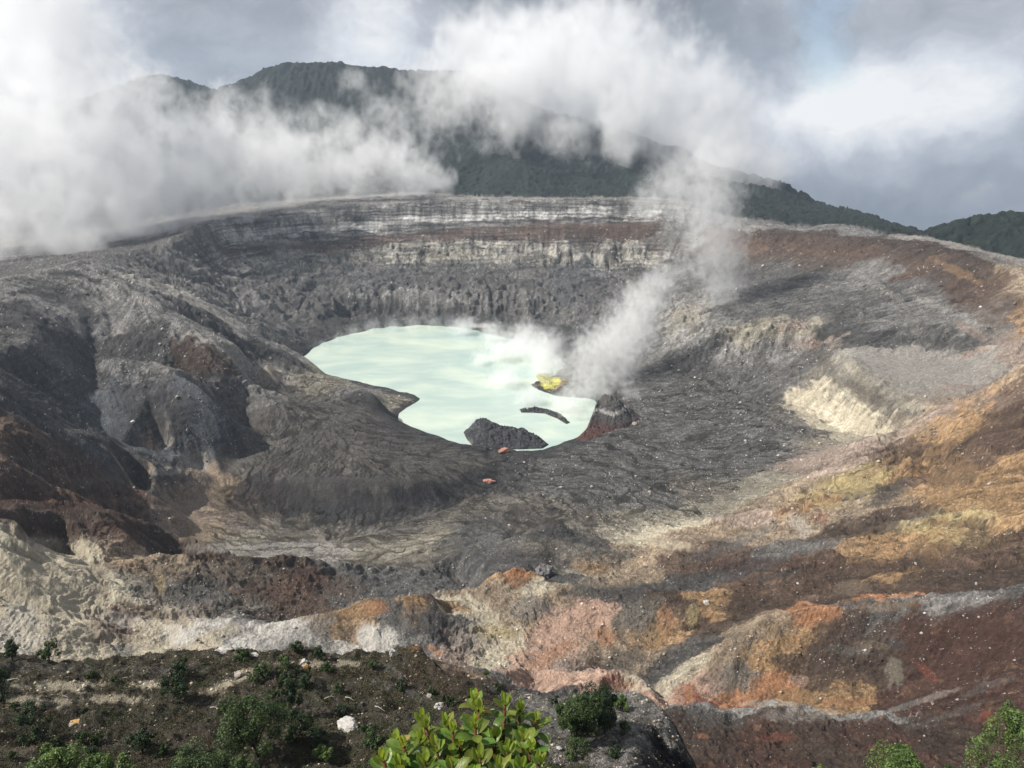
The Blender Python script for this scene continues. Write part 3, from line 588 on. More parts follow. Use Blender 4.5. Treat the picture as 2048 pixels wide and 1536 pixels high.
PATCHES = [
 (60, 1130, 110, 60, 'crm', .8), (90, 1220, 110, 70, 'crm', .7), (40, 1260, 60, 60, 'wht', .5), (200, 1160, 22, 40, 'tan', .6), (225, 1260, 30, 70, 'brn', .7, .6, 80), (252, 1240, 16, 60, 'wht', .5, .6, 80),
 (275, 1220, 16, 60, 'brn', .7, .5, 80), (319, 1172, 12, 26, 'yel', .9), (390, 1190, 90, 30, 'olv', .4), (300, 1265, 50, 30, 'crm', .8), (350, 1270, 40, 22, 'wht', .6), (245, 1300, 30, 14, 'blu', .7), (175, 1215, 40, 50, 'crm', .6, .9), (300, 1140, 34, 26, 'tan', .7, .9), (250, 1130, 40, 12, 'och', .5, .9), (430, 1135, 70, 16, 'tan', .5, .9), (520, 1180, 50, 18, 'brn', .5, .9), (380, 1225, 50, 18, 'pky', .5, .9, 20),
 (480, 1150, 90, 28, 'olv', .6), (620, 1160, 50, 30, 'rbr', .6), (700, 1170, 80, 35, 'ash', .4), (430, 1275, 60, 16, 'crm', .7, .6, 30), (545, 1290, 60, 14, 'wht', .7, .6, 30), (600, 1270, 80, 14, 'gry', .6, .6, 25),
 (752, 1215, 28, 16, 'org', .8), (715, 1228, 24, 12, 'och', .8), (810, 1230, 50, 20, 'ash', .6), (745, 1275, 34, 24, 'wht', .9), (850, 1250, 40, 26, 'dk', .6),
 (1035, 1155, 24, 18, 'org', .9), (975, 1185, 34, 18, 'tan', .8), (990, 1265, 15, 60, 'yel', .7, .5, 85), (930, 1270, 30, 40, 'gry', .6), (1130, 1270, 56, 40, 'pnk', .85), (1180, 1240, 40, 40, 'pnk', .7), (1100, 1310, 50, 18, 'org', .5, .6, 30),
 (1210, 1275, 22, 20, 'org', .7), (1060, 1215, 50, 24, 'gry', .6), (1180, 1185, 60, 12, 'dk', .8), (1290, 1240, 60, 50, 'olv', .5), (1330, 1240, 18, 30, 'org', .6), (1385, 1230, 12, 26, 'yel', .7), (1250, 1320, 50, 22, 'dk', .6), (1310, 1270, 24, 30, 'och', .5),
 (1165, 1125, 24, 12, 'tan', .8), (1230, 1165, 60, 10, 'tan', .6), (1240, 1135, 24, 8, 'tan', .4, .9), (1320, 1085, 90, 10, 'crm', .6, .5, -8), (1370, 1078, 60, 6, 'pky', .5, .9), (1050, 1165, 30, 12, 'dk', .4),
 (1440, 1360, 40, 30, 'olv', .6), (1370, 1385, 22, 24, 'red', .8), (1378, 1390, 10, 18, 'org', .9), (1355, 1398, 14, 12, 'pnk', .6), (1460, 1310, 60, 18, 'tan', .6, .5, 30), (1560, 1260, 50, 16, 'tan', .6, .5, 20), (1640, 1235, 60, 14, 'org', .8, .6, 12),
 (1770, 1212, 60, 10, 'och', .4, .9, 5), (1530, 1370, 50, 20, 'org', .7, .6, 25), (1590, 1395, 50, 18, 'och', .8, .6, 0), (1600, 1360, 24, 12, 'pnk', .5), (1700, 1300, 12, 45, 'gry', .7, .4, 85), (1740, 1290, 10, 45, 'tan', .5, .4, 85), (1790, 1290, 10, 24, 'dk', .9, .4, 70),
 (1785, 1345, 20, 34, 'oli', .7, 1.0), (1660, 1300, 60, 50, 'dbr', .5), (1850, 1340, 10, 30, 'red', .7, .5, 50), (1900, 1300, 120, 60, 'rbr', .5), (1980, 1250, 90, 40, 'rbr', .5), (1700, 1405, 60, 8, 'org', .5),
 (1975, 1430, 14, 14, 'red', .8), (1560, 1475, 40, 10, 'red', .5), (1405, 1472, 16, 6, 'org', .6), (1600, 1490, 120, 14, 'brn', .5, .9, 12), (1750, 1470, 120, 10, 'dbr', .6, .9, 15), (1480, 1510, 80, 10, 'brn', .4, .9), (1900, 1430, 90, 8, 'gry', .4, .9, 20), (1850, 1400, 110, 7, 'wht', .3, .9, 18), (1980, 1370, 80, 8, 'gry', .4, .9, 22), (1430, 1440, 60, 18, 'ash', .6), (1600, 1430, 80, 14, 'wht', .25), (1540, 1408, 60, 8, 'wht', .4),
 (1700, 975, 70, 22, 'yel', .75), (1770, 990, 50, 16, 'dk', .8, .5, 30), (1660, 1010, 30, 10, 'yel', .6), (1640, 1035, 22, 12, 'red', .55), (1600, 1050, 16, 30, 'wht', .4, .6, 50), (1900, 960, 70, 40, 'och', .6, .7, 30), (2010, 1000, 50, 40, 'och', .4, .9), (1880, 1080, 70, 40, 'och', .6, .7, 20),
 (1960, 1080, 50, 40, 'brn', .7), (1830, 1040, 60, 7, 'gry', .4, .9, 20), (1700, 1130, 80, 20, 'brn', .5), (1500, 1130, 120, 14, 'rbr', .5, .6, 5), (1560, 1150, 60, 10, 'dk', .6, .5, 12), (1700, 1175, 40, 16, 'tan', .5), (1840, 1130, 50, 20, 'dbr', .6), (2000, 850, 60, 30, 'brn', .6, .7, 40), (1860, 905, 60, 16, 'dbr', .6, .7, 30),
 (1930, 870, 50, 10, 'och', .5, .7, 40), (1500, 1075, 60, 12, 'gry', .5, .7, 25), (1430, 1100, 70, 14, 'blu', .4, .7, 20), (1760, 930, 60, 10, 'och', .5, .7, 35), (1640, 795, 30, 12, 'crm', .7, .9, -40), (1740, 852, 40, 14, 'crm', .8, .9, -35), (1660, 745, 44, 12, 'olv', .8, .8, -45), (1730, 790, 50, 10, 'brn', .5, .8, -38),
 (1740, 800, 60, 16, 'olv', .7, .5, -35), (1700, 760, 40, 14, 'olv', .6, .5, -40), (1820, 850, 50, 20, 'tan', .5, .5, -20), (1640, 900, 60, 20, 'pky', .5), (1570, 880, 40, 16, 'gry', .5), (1620, 940, 40, 7, 'pky', .5, .9, 30),
 (1100, 764, 22, 12, (.75, .70, .10), 1.0, .4), (1085, 752, 14, 6, (.7, .66, .2), .7), (1050, 1035, 50, 30, 'dbr', .4), (390, 950, 40, 14, 'pky', .6), (335, 943, 34, 10, 'lash', .9, .3), (360, 1010, 70, 44, 'pky', .75, .9), (400, 1065, 60, 26, 'tan', .6, .9), (470, 1096, 100, 12, 'lash', .6, .9), (480, 1040, 60, 24, 'pky', .4, .9), (620, 1075, 120, 8, 'oli', .5, .9), (760, 1060, 120, 6, 'gry', .5, .9),
 (520, 1000, 90, 40, 'dbr', .4), (640, 1000, 120, 22, 'dk', .6), (780, 1030, 110, 24, 'dk', .6), (690, 960, 140, 18, 'dk', .7), (480, 1098, 70, 10, 'lash', .7), (820, 1090, 80, 8, 'oli', .5, .5, 20), (880, 1045, 60, 8, 'oli', .4, .5, 30),
 (1000, 860, 30, 20, 'ash', .0), (240, 800, 40, 70, 'blu', .4), (400, 820, 60, 50, 'blu', .4), (250, 700, 60, 30, 'dk', .5), (400, 730, 30, 40, 'dbr', .5, .5, -50), (390, 600, 40, 14, 'lash', .4, .6, -20), (470, 712, 60, 10, 'lash', .6, .5, -30), (535, 745, 50, 24, 'lash', .6),
 (110, 900, 90, 40, 'dk', .4), (60, 960, 80, 30, 'brn', .5), (200, 960, 60, 20, 'olv', .5), (150, 1060, 120, 20, 'rbr', .6), (230, 1060, 60, 30, 'rbr', .5), (60, 740, 70, 60, 'dk', .35),
 (1100, 460, 90, 18, 'brn', .6), (1250, 460, 80, 18, 'brn', .8, .4), (1060, 545, 50, 14, 'lash', .3), (1180, 515, 40, 12, 'wht', .5), (1040, 510, 70, 14, 'lash', .5), (900, 510, 60, 14, 'oli', .5), (700, 535, 60, 14, 'lash', .4), (670, 500, 16, 10, 'tan', .6), (560, 505, 12, 14, 'lash', .6),
 (540, 485, 70, 8, 'gry', .5), (660, 450, 40, 16, 'lash', .5), (1340, 480, 45, 22, 'gry', .8), (1370, 640, 16, 34, 'oli', .5, .9, 60), (1280, 580, 50, 12, 'oli', .4, .9, -40), (560, 620, 70, 16, 'gry', .5, .6, -20), (850, 590, 60, 12, 'gry', .6), (960, 650, 30, 5, 'wht', .8, .3), (620, 600, 60, 40, 'dk', .4), (740, 560, 60, 30, 'blu', .4), (1150, 560, 60, 50, 'blu', .4),
 (1520, 668, 90, 9, 'oli', .5, .9), (1600, 690, 30, 12, 'pky', .6, .9), (1600, 540, 140, 30, 'ash', .4), (1700, 500, 120, 18, 'brn', .6, .5, -12), (1850, 540, 90, 20, 'brn', .6, .5, -25), (1960, 620, 80, 24, 'brn', .6, .5, -25), (1920, 545, 50, 10, 'och', .6, .6, -25), (2000, 600, 50, 30, 'brn', .7),
 (1760, 575, 50, 8, 'lash', .6, .5, -30), (1860, 605, 40, 8, 'lash', .6, .5, -25), (1940, 660, 40, 10, 'pky', .7, .5, -30), (2010, 680, 40, 16, 'pky', .7), (1990, 520, 60, 6, 'lash', .7, .3, -18), (1850, 745, 150, 46, 'lash', .75), (1930, 795, 90, 26, 'pky', .6), (1740, 720, 50, 14, 'lash', .6), (1900, 830, 20, 8, 'pky', .7), (1560, 610, 90, 14, 'gry', .3), (1480, 560, 60, 20, 'ash', .5),
 (330, 1335, 60, 20, 'dbr', .4), (120, 1372, 80, 14, 'crm', .75, .9), (230, 1398, 60, 10, 'crm', .75, .9), (90, 1403, 80, 12, 'crm', .7, .9), (50, 1416, 50, 6, 'pnk', .5, .9), (300, 1370, 36, 9, 'crm', .9, .9), (310, 1340, 90, 8, 'gry', .6, .9), (90, 1335, 80, 10, 'gry', .6, .9), (420, 1385, 50, 8, 'tan', .6, .9), (450, 1368, 40, 7, 'crm', .7, .9, 20), (490, 1350, 50, 9, 'crm', .85, .9, 28), (560, 1328, 40, 7, 'pky', .6, .9), (660, 1328, 70, 8, 'crm', .6, .9), (800, 1380, 70, 10, 'gry', .5, .9, -20), (780, 1340, 50, 8, 'gry', .5, .9, -30), (850, 1440, 60, 10, 'gry', .5, .9), (620, 1420, 80, 20, 'gry', .35, .9), (340, 1470, 80, 12, 'brn', .5, .9), (100, 1500, 100, 10, 'tan', .35, .9), (600, 1455, 60, 8, 'tan', .4, .9), (870, 1300, 24, 7, 'org', .8, .5, -30), (840, 1296, 20, 5, 'org', .8), (920, 1345, 40, 10, 'rbr', .5, .6, -40),
 (980, 1360, 40, 8, 'tan', .6, .6, -30), (1020, 1378, 24, 10, 'och', .5, .6, -30), (1225, 1360, 26, 12, 'red', .7), (1255, 1368, 22, 8, 'org', .5),
]
for p in PATCHES: patch(*p)

# drainage lines on the mesa, the basin and the flats
flat = bare * (1 - sstep(.28, .55, rough)) * (1 - sstep(.28, .5, SL)) * (1 - np.clip(heath * 2, 0, 1)) * (RR < 1150)
def gline(lam, s, w, stretch=5., wob=.35):
    """thin wandering lines that run down the slope"""
    out = 0; ws = 0
    for k in range(6):
        a = math.pi * k / 6; c, si = math.cos(a), math.sin(a)
        wt = np.abs(np.cos(ga - a)) ** 14
        al = VX * c + VY * si; ac = -VX * si + VY * c
        n = perlin(ac / lam + wob * perlin(al / lam, ac / lam, s + 50) + .5 * wob * perlin(al / lam * 3, ac / lam * 3, s + 60), al / (lam * stretch), s + k * 3)
        out = out + wt * (1 - sstep(w * .4, w, np.abs(n))); ws = ws + wt
    return out / ws
flat = flat * (1 - .85 * sstep(.155, .21, base.mean(-1)) * (VX > 120)); dline = np.zeros_like(VZ); lite = np.zeros_like(VZ)
for lam, w, amp, s_ in ((26., .07, 1.0, 521), (11., .10, .9, 531), (5., .15, .7, 541)):
    dline = np.maximum(dline, amp * gline(lam, s_, w, 9.)); lite = np.maximum(lite, gline(lam * .8, s_ + 5, w * 1.5) * amp)
C *= (1 - .78 * flat * dline)[..., None]
C *= (1 + .42 * flat * lite * (1 - dline))[..., None]
wet = (1 - sstep(.3, 2.0, np.abs(VZ - .2) + .6 * n_f)) * (RR > 500) * (RR < 1150) * bare
C = lerp(C, (.055, .055, .055), wet * .6)
VZ = VZ - flat * dline * (.35 + .95 * sstep(12, 17, VZ)) * lakemask
# pale stones strewn in patches
rs = np.random.RandomState(5).rand(NC, NR).astype(np.float32)
clump = .12 + sstep(.0, .5, fbm(PHI / .9, SS / .016, 601, 4) + .3 * n_sc)
pr = np.clip(stone, 0, 1.2) * clump * bare * .035
sm = (rs < pr) & (RR > 120)
C[sm] = C[sm] * .25 + np.array([.50, .47, .43], np.float32) * (.5 + .9 * rs[sm] / (pr[sm] + 1e-6))[:, None] * .8
sm2 = (rs > 1 - pr * .9); C[sm2] *= .55
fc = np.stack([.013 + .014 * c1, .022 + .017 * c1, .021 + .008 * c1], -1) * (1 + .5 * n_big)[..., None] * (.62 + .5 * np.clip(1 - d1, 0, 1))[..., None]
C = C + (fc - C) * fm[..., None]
# pull the whole ground towards the muted, dark tones of weathered tephra
lum = C.mean(-1, keepdims=True)
C = lum + (C - lum) * .86
C = C * (.70 + .30 * sstep(.06, .30, lum))
C = np.clip(C, .010, .62)


def mesh_obj(name, verts, faces, mat, parent=None, smooth=True, color=None):
    me = bpy.data.meshes.new(name)
    v = np.asarray(verts, np.float32).reshape(-1, 3); f = np.asarray(faces, np.int32)
    me.vertices.add(len(v)); me.vertices.foreach_set('co', v.ravel())
    k = f.shape[1]
    me.loops.add(f.size); me.loops.foreach_set('vertex_index', f.ravel())
    me.polygons.add(len(f)); me.polygons.foreach_set('loop_start', np.arange(len(f), dtype=np.int32) * k)
    if smooth is True: me.polygons.foreach_set('use_smooth', np.ones(len(f), bool))
    me.update(calc_edges=True)
    if color is not None:
        a = me.color_attributes.new('ground_colour', 'FLOAT_COLOR', 'POINT')
        c = np.ones((len(v), 4), np.float32); c[:, :3] = color.reshape(-1, 3); a.data.foreach_set('color', c.ravel())
    if mat: me.materials.append(mat)
    o = bpy.data.objects.new(name, me); COL.objects.link(o)
    if parent is not None: o.parent = parent
    return o

def tag(o, label=None, cat=None, group=None, kind=None):
    for k, v in (('label', label), ('category', cat), ('group', group), ('kind', kind)):
        if v: o[k] = v
    return o

def mat_new(name):
    m = bpy.data.materials.new(name); m.use_nodes = True
    return m, NT(m.node_tree)

m_ground, N = mat_new('volcanic_ground')
geo = N.n('ShaderNodeNewGeometry').outputs['Position']
att_n = N.n('ShaderNodeVertexColor', layer_name='ground_colour').outputs[0]
dist = N.v('LENGTH', N.v('SUBTRACT', geo, (0, 0, CAMZ)), out=1)
nA = N.noise(geo, 0.9, 8.0, 0.72)
nB = N.noise(geo, 7.0, 5.0, 0.65)
nearf = N.m('SUBTRACT', 1.0, N.m('DIVIDE', dist, 260.0, clamp=True), clamp=True)
k1 = N.ramp(nA, [(0.25, 0.62), (0.5, 1.0), (0.75, 1.4)])
k2 = N.ramp(nB, [(0.3, 0.55), (0.5, 1.0), (0.72, 1.6)])
c1_ = N.mix(0.55, att_n, N.mix(1.0, att_n, k1, 'MULTIPLY'))
c2_ = N.mix(nearf, c1_, N.mix(1.0, c1_, k2, 'MULTIPLY'))
hgt = N.m('ADD', N.m('MULTIPLY', nA, 1.6), N.m('MULTIPLY', nB, N.m('MULTIPLY', nearf, 0.25)))
bump = N.n('ShaderNodeBump', {'Strength': 0.9, 'Distance': 1.2, 'Height': hgt})
pb = N.n('ShaderNodeBsdfPrincipled', {'Base Color': c2_, 'Roughness': 0.92, 'Normal': bump.outputs[0], 'Specular IOR Level': 0.15})
N.t.links.new(pb.outputs[0], N.n('ShaderNodeOutputMaterial').inputs[0])

m_forest, N = mat_new('forest_canopy')
geo = N.n('ShaderNodeNewGeometry').outputs['Position']
att_n = N.n('ShaderNodeVertexColor', layer_name='ground_colour').outputs[0]
nA = N.noise(geo, 0.35, 6.0, 0.7)
c1_ = N.mix(1.0, att_n, N.ramp(nA, [(0.3, 0.5), (0.7, 1.6)]), 'MULTIPLY')
bump = N.n('ShaderNodeBump', {'Strength': 0.8, 'Distance': 2.0, 'Height': nA})
pb = N.n('ShaderNodeBsdfPrincipled', {'Base Color': c1_, 'Roughness': 0.8, 'Normal': bump.outputs[0], 'Specular IOR Level': 0.15})
N.t.links.new(pb.outputs[0], N.n('ShaderNodeOutputMaterial').inputs[0])

VV = np.stack([VX, VY, VZ], -1).reshape(-1, 3)
idx = (np.arange(NC)[:, None] * NR + np.arange(NR)[None, :]).astype(np.int32)
quads = np.stack([idx[:-1, :-1], idx[1:, :-1], idx[1:, 1:], idx[:-1, 1:]], -1).reshape(-1, 4)
isf = (fm[:-1, :-1] > .5).reshape(-1)
def sub(name, sel, mat):
    q = quads[sel]; used = np.unique(q); remap = np.zeros(len(VV), np.int32); remap[used] = np.arange(len(used))
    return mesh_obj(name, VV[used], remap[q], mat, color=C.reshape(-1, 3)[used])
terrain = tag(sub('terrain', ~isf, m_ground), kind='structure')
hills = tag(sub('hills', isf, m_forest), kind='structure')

def ground_z(x, y):
    """height of the finished ground under a point"""
    ph = math.degrees(math.atan2(x, y)); s = math.log(math.hypot(x, y))
    i = int(round((ph - phc[0]) / (phc[1] - phc[0]))); i = min(max(i, 0), NC - 1)
    return float(np.interp(s, SS[i], VZ[i]))
def spot(u, v):
    i, j = ground_at(u, v); return float(VX[i, j]), float(VY[i, j]), float(VZ[i, j])

# ------------------------------------------------------------------ lake
m_lake, N = mat_new('milky_lake')
geo = N.n('ShaderNodeNewGeometry').outputs['Position']
nl = N.noise(N.v('MULTIPLY', geo, (0.012, 0.02, 0.0)), 1.0, 5.0, 0.6, 0.4)
lc = N.ramp(nl, [(0.3, (.32, .42, .39)), (0.45, (.38, .475, .425)), (0.66, (.52, .59, .49))])  # bright and dull water patches: sunlight and shade put into the colour
bump = N.n('ShaderNodeBump', {'Strength': 0.1, 'Distance': 0.3, 'Height': N.noise(geo, 0.5, 3.0)})
pb = N.n('ShaderNodeBsdfPrincipled', {'Base Color': lc, 'Roughness': 0.25, 'Specular IOR Level': 0.5, 'Normal': bump.outputs[0]})
N.t.links.new(pb.outputs[0], N.n('ShaderNodeOutputMaterial').inputs[0])
lp = ring(8.0 * sg, 0, None, 0, 0)
import bmesh
bm = bmesh.new(); vs = [bm.verts.new((x, y, 0.0)) for x, y in lp]; bm.faces.new(vs); bmesh.ops.triangulate(bm, faces=bm.faces[:])
me = bpy.data.meshes.new('lake'); bm.to_mesh(me); bm.free(); me.materials.append(m_lake)
lake = bpy.data.objects.new('lake', me); COL.objects.link(lake); tag(lake, kind='structure')

# ------------------------------------------------------------------ rocks
def stone_mat(name, c1, c2, c3=None, scale=1.0, rough=.9, bump=.5):
    m, N = mat_new(name)
    tc = N.n('ShaderNodeTexCoord').outputs['Object']
    a = N.noise(tc, scale, 7.0, .65); b = N.noise(tc, scale * 5, 5.0, .65)
    col = N.mix(N.ramp(a, [(.35, 0.0), (.62, 1.0)]), c1, c2)
    if c3: col = N.mix(N.ramp(b, [(.55, 0.0), (.7, 1.0)]), col, c3)
    col = N.mix(.7, col, N.mix(1.0, col, N.ramp(b, [(.3, .5), (.7, 1.4)]), 'MULTIPLY'))
    bp = N.n('ShaderNodeBump', {'Strength': bump, 'Distance': .4 / scale, 'Height': N.m('ADD', a, N.m('MULTIPLY', b, .4))})
    pb = N.n('ShaderNodeBsdfPrincipled', {'Base Color': col, 'Roughness': rough, 'Normal': bp.outputs[0], 'Specular IOR Level': .2})
    N.t.links.new(pb.outputs[0], N.n('ShaderNodeOutputMaterial').inputs[0])
    return m
def rock_bm(seed, sub=2, sx=1, sy=1, sz=.7, cuts=9, rough=.18):
    rnd = random.Random(seed); bm = bmesh.new(); bmesh.ops.create_icosphere(bm, subdivisions=sub, radius=1.0)
    pl = []
    for _ in range(cuts):
        n = Vector((rnd.gauss(0, 1), rnd.gauss(0, 1), rnd.gauss(0, .8))).normalized(); pl.append((n, rnd.uniform(.55, .9)))
    from mathutils import noise as mn
    off = Vector((rnd.uniform(0, 50), rnd.uniform(0, 50), 0))
    for v in bm.verts:
        for n, d in pl:
            t = v.co.dot(n)
            if t > d: v.co -= n * (t - d)
        v.co *= 1 + rough * mn.fractal(v.co * 1.6 + off, .8, 2.0, 4)
        v.co.x *= sx; v.co.y *= sy; v.co.z *= sz
    return bm
def bm_obj(name, bm, mat, parent=None, smooth=False):
    me = bpy.data.meshes.new(name); bm.to_mesh(me); bm.free(); me.materials.append(mat)
    if smooth: me.polygons.foreach_set('use_smooth', np.ones(len(me.polygons), bool))
    o = bpy.data.objects.new(name, me); COL.objects.link(o)
    if parent is not None: o.parent = parent
    return o
m_pale = stone_mat('pale_stone', (.42, .39, .34), (.28, .25, .22), scale=1.5)
m_white = stone_mat('white_stone', (.54, .52, .49), (.36, .34, .32), scale=1.2)
m_grey = stone_mat('grey_stone', (.19, .18, .18), (.10, .10, .105), (.28, .27, .25), scale=1.3)
m_dark = stone_mat('dark_lava', (.060, .060, .064), (.035, .036, .040), (.11, .11, .11), scale=.12, bump=.9)
m_pink = stone_mat('pink_stone', (.42, .20, .15), (.28, .14, .11), (.5, .32, .25), scale=.4)
m_tan = stone_mat('ochre_stone', (.50, .33, .13), (.38, .24, .11), scale=2.0)

# heightfield crag: a rock mass with a footprint given by an outline in the photo and a crest
def crag(name, label, cat, outline, zbase, crest, mat, seed, amp=1.0, sharp=1.0):
    """outline: photo points on the water or ground level; crest: (u, v, Y-free height) points on the top"""
    base = [pixz(u, v, zbase) for u, v in outline]
    cr = []
    for u, v, z in crest: cr.append(pixz(u, v, z))
    xs = [p[0] for p in base]; ys = [p[1] for p in base]
    n = 110; x0, x1, y0, y1 = min(xs), max(xs), min(ys), max(ys)
    gx, gy = np.meshgrid(np.linspace(x0 - 1, x1 + 1, n), np.linspace(y0 - 1, y1 + 1, n))
    bx, by = np.array(xs), np.array(ys)
    ins = np.zeros(gx.shape, bool); dist_ = np.full(gx.shape, 1e9)
    for i in range(len(bx)):
        ax, ay, cx_, cy_ = bx[i - 1], by[i - 1], bx[i], by[i]
        cond = ((ay > gy) != (cy_ > gy)) & (gx < (cx_ - ax) * (gy - ay) / (cy_ - ay + 1e-9) + ax); ins ^= cond
        t = np.clip(((gx - ax) * (cx_ - ax) + (gy - ay) * (cy_ - ay)) / ((cx_ - ax) ** 2 + (cy_ - ay) ** 2 + 1e-9), 0, 1)
        dist_ = np.minimum(dist_, np.hypot(gx - ax - t * (cx_ - ax), gy - ay - t * (cy_ - ay)))
    # crest height: inverse-distance blend of crest points, falling to the outline
    wsum = 0; hsum = 0; dmin = np.full(gx.shape, 1e9)
    for i in range(len(cr)):
        a = cr[max(i - 1, 0)]; b = cr[i]
        t = np.clip(((gx - a[0]) * (b[0] - a[0]) + (gy - a[1]) * (b[1] - a[1])) / ((b[0] - a[0]) ** 2 + (b[1] - a[1]) ** 2 + 1e-9), 0, 1)
        d = np.hypot(gx - a[0] - t * (b[0] - a[0]), gy - a[1] - t * (b[1] - a[1])); z = a[2] + t * (b[2] - a[2])
        w = 1 / (d + .5) ** 3; wsum = wsum + w; hsum = hsum + w * z; dmin = np.minimum(dmin, d)
    top = hsum / wsum - zbase
    fr = dist_ / (dist_ + dmin + 1e-6)
    fr = np.where(ins, fr, 0) ** sharp
    rel = fbm(gx / 6. + seed, gy / 6., seed, 5, .6) * 2.2 + (.4 - np.abs(perlin(gx / 3. + seed, gy / 3., seed + 3))) * 1.6
    z = zbase - 1.5 + np.where(ins, 1.5 + top * fr + rel * amp * np.clip(dist_ / 4, 0, 1), 0)
    q = (np.arange(n - 1)[:, None] * n + np.arange(n - 1)[None, :]); q = np.stack([q, q + 1, q + n + 1, q + n], -1)
    keep = (z[:-1, :-1] > zbase - 1.4) | (z[1:, 1:] > zbase - 1.4) | (z[1:, :-1] > zbase - 1.4) | (z[:-1, 1:] > zbase - 1.4)
    o = mesh_obj(name, np.stack([gx, gy, z], -1), q[keep], mat, smooth=False)
    return tag(o, label, cat)
crag('rock_island', 'dark humped lava island steaming at the near shore of the lake', 'rock', [(927, 866), (945, 857), (970, 855), (1000, 862), (1040, 866), (1075, 876), (1098, 890), (1085, 898), (1040, 900), (985, 899), (948, 895), (935, 882)], -.3,
     [(942, 856, 6), (961, 835, 14), (975, 842, 13.5), (995, 854, 10), (1020, 855, 9.5), (1048, 860, 8.5), (1068, 872, 6), (1084, 886, 2.5)], m_dark, 3, 1.5, .55)
crag('rock_ledge', 'low curved dark ledge breaking the pale lake water', 'rock', [(1038, 820), (1050, 815), (1075, 816), (1100, 819), (1125, 830), (1142, 846), (1132, 849), (1115, 838), (1090, 828), (1060, 826), (1042, 826)], -.3,
     [(1045, 821, 1.4), (1098, 826, 1.8), (1135, 845, 1.0)], m_dark, 9, 1.7, .7)
m_butte, N = mat_new('butte_rock')
pz = N.n('ShaderNodeNewGeometry').outputs['Position']; sep = N.n('ShaderNodeSeparateXYZ', {0: pz})
nn = N.noise(N.v('MULTIPLY', pz, (1, 1, .35)), .25, 7.0, .65); n3 = N.noise(pz, 1.2, 5.0, .65)
hz_ = N.m('ADD', sep.outputs[2], N.m('MULTIPLY', N.m('SUBTRACT', nn, .5), 9.0))
colb = N.ramp(N.m('DIVIDE', hz_, 24.0), [(.08, (.09, .045, .038)), (.30, (.065, .040, .037)), (.40, (.055, .05, .05)), (.56, (.06, .058, .058)), (.63, (.26, .25, .24)), (.68, (.20, .19, .18)), (.73, (.06, .058, .058)), (1.0, (.10, .095, .09))])
colb = N.mix(1.0, colb, N.ramp(n3, [(.3, .5), (.7, 1.5)]), 'MULTIPLY')
bp = N.n('ShaderNodeBump', {'Strength': .9, 'Distance': 2.0, 'Height': nn})
pb = N.n('ShaderNodeBsdfPrincipled', {'Base Color': colb, 'Roughness': .95, 'Normal': bp.outputs[0], 'Specular IOR Level': .1})
N.t.links.new(pb.outputs[0], N.n('ShaderNodeOutputMaterial').inputs[0])
crag('rock_butte', 'steep reddish black rock butte with a white streak beside the lake', 'rock', [(1152, 880), (1172, 862), (1184, 846), (1190, 836), (1215, 832), (1250, 834), (1290, 845), (1288, 856), (1250, 872), (1210, 880), (1175, 886)], 1,
     [(1180, 850, 7), (1196, 800, 22), (1210, 788, 27), (1230, 794, 24), (1248, 806, 18), (1268, 832, 9)], m_butte, 21, 1.3, .45)
crag('sulphur_mound', 'bright yellow sulphur crusted mound at the steaming vent', 'mound', [(1072, 752), (1080, 746), (1096, 748), (1108, 760), (1122, 772), (1112, 778), (1094, 776), (1080, 764)], .5,
     [(1085, 755, 2), (1100, 766, 2.6), (1112, 772, 1)], stone_mat('sulphur', (.50, .48, .14), (.26, .25, .19), (.15, .15, .14), scale=.6), 5, .9, .8)
def boulder(name, label, cat, u, v, wpx, mat, seed, sx=1., sy=1., sz=.7, rot=0, group=None, Y=None):
    x, y, z = spot(u, v); k = math.hypot(y, 250 - z) / F * 1.02
    o = bm_obj(name, rock_bm(seed, 4, sx, sy, sz, 13, .30), mat); o.location = (x, y, z + .25 * wpx * k * sz); o.scale = (wpx * k / 2,) * 3; o.rotation_euler = (0, 0, rot)
    return tag(o, label, cat, group)
boulder('boulder', 'salmon pink boulder just below the dark lake island', 'boulder', 1007, 906, 26, m_pink, 4, 1, .7, .6)
boulder('boulder', 'reddish boulder patch on the dark slope below the lake', 'boulder', 978, 965, 22, m_pink, 14, 1.1, .7, .4)
boulder('boulder', 'large round grey boulder at the foot of the pale left spur', 'boulder', 422, 795, 12, m_grey, 24)
boulder('boulder', 'lone white boulder high on the blue grey debris fan', 'boulder', 266, 845, 10, m_white, 34)
boulder('boulder', 'cream boulder on the floor straight right of the butte', 'boulder', 1269, 849, 11, m_pale, 44)
boulder('boulder', 'big brown boulder block below the orange peak of the bluff', 'boulder', 1085, 1150, 40, m_grey, 54, .9, .9, .9)
boulder('boulder', 'white boulder perched on the gully edge of the orange bluff', 'boulder', 1413, 1208, 13, m_white, 64)
boulder('boulder', 'white upright boulder on the crest of the dark knoll', 'boulder', 785, 1312, 20, m_white, 74, .8, .7, 1.1)
boulder('boulder', 'bulky white boulder among low heath in the foreground', 'boulder', 697, 1457, 44, m_white, 84, 1.1, .8, .6, -.4)
boulder('slab', 'flat orange slab of rock lying on brown heath', 'rock', 152, 1445, 22, m_tan, 94, 1.1, .8, .25, .2)
boulder('slab', 'small cream slab touching the orange slab', 'rock', 141, 1452, 16, m_pale, 104, 1, .8, .3)
boulder('boulder', 'cream boulder in the pale rock band on the knoll', 'boulder', 477, 1352, 20, m_pale, 114, 1, .8, .7)
boulder('boulder', 'yellow block at the upper end of the pale rock band', 'boulder', 613, 1336, 13, m_tan, 124, 1, .8, .8)
boulder('boulder', 'white block behind the yellow block on the knoll', 'boulder', 608, 1327, 15, m_white, 134)
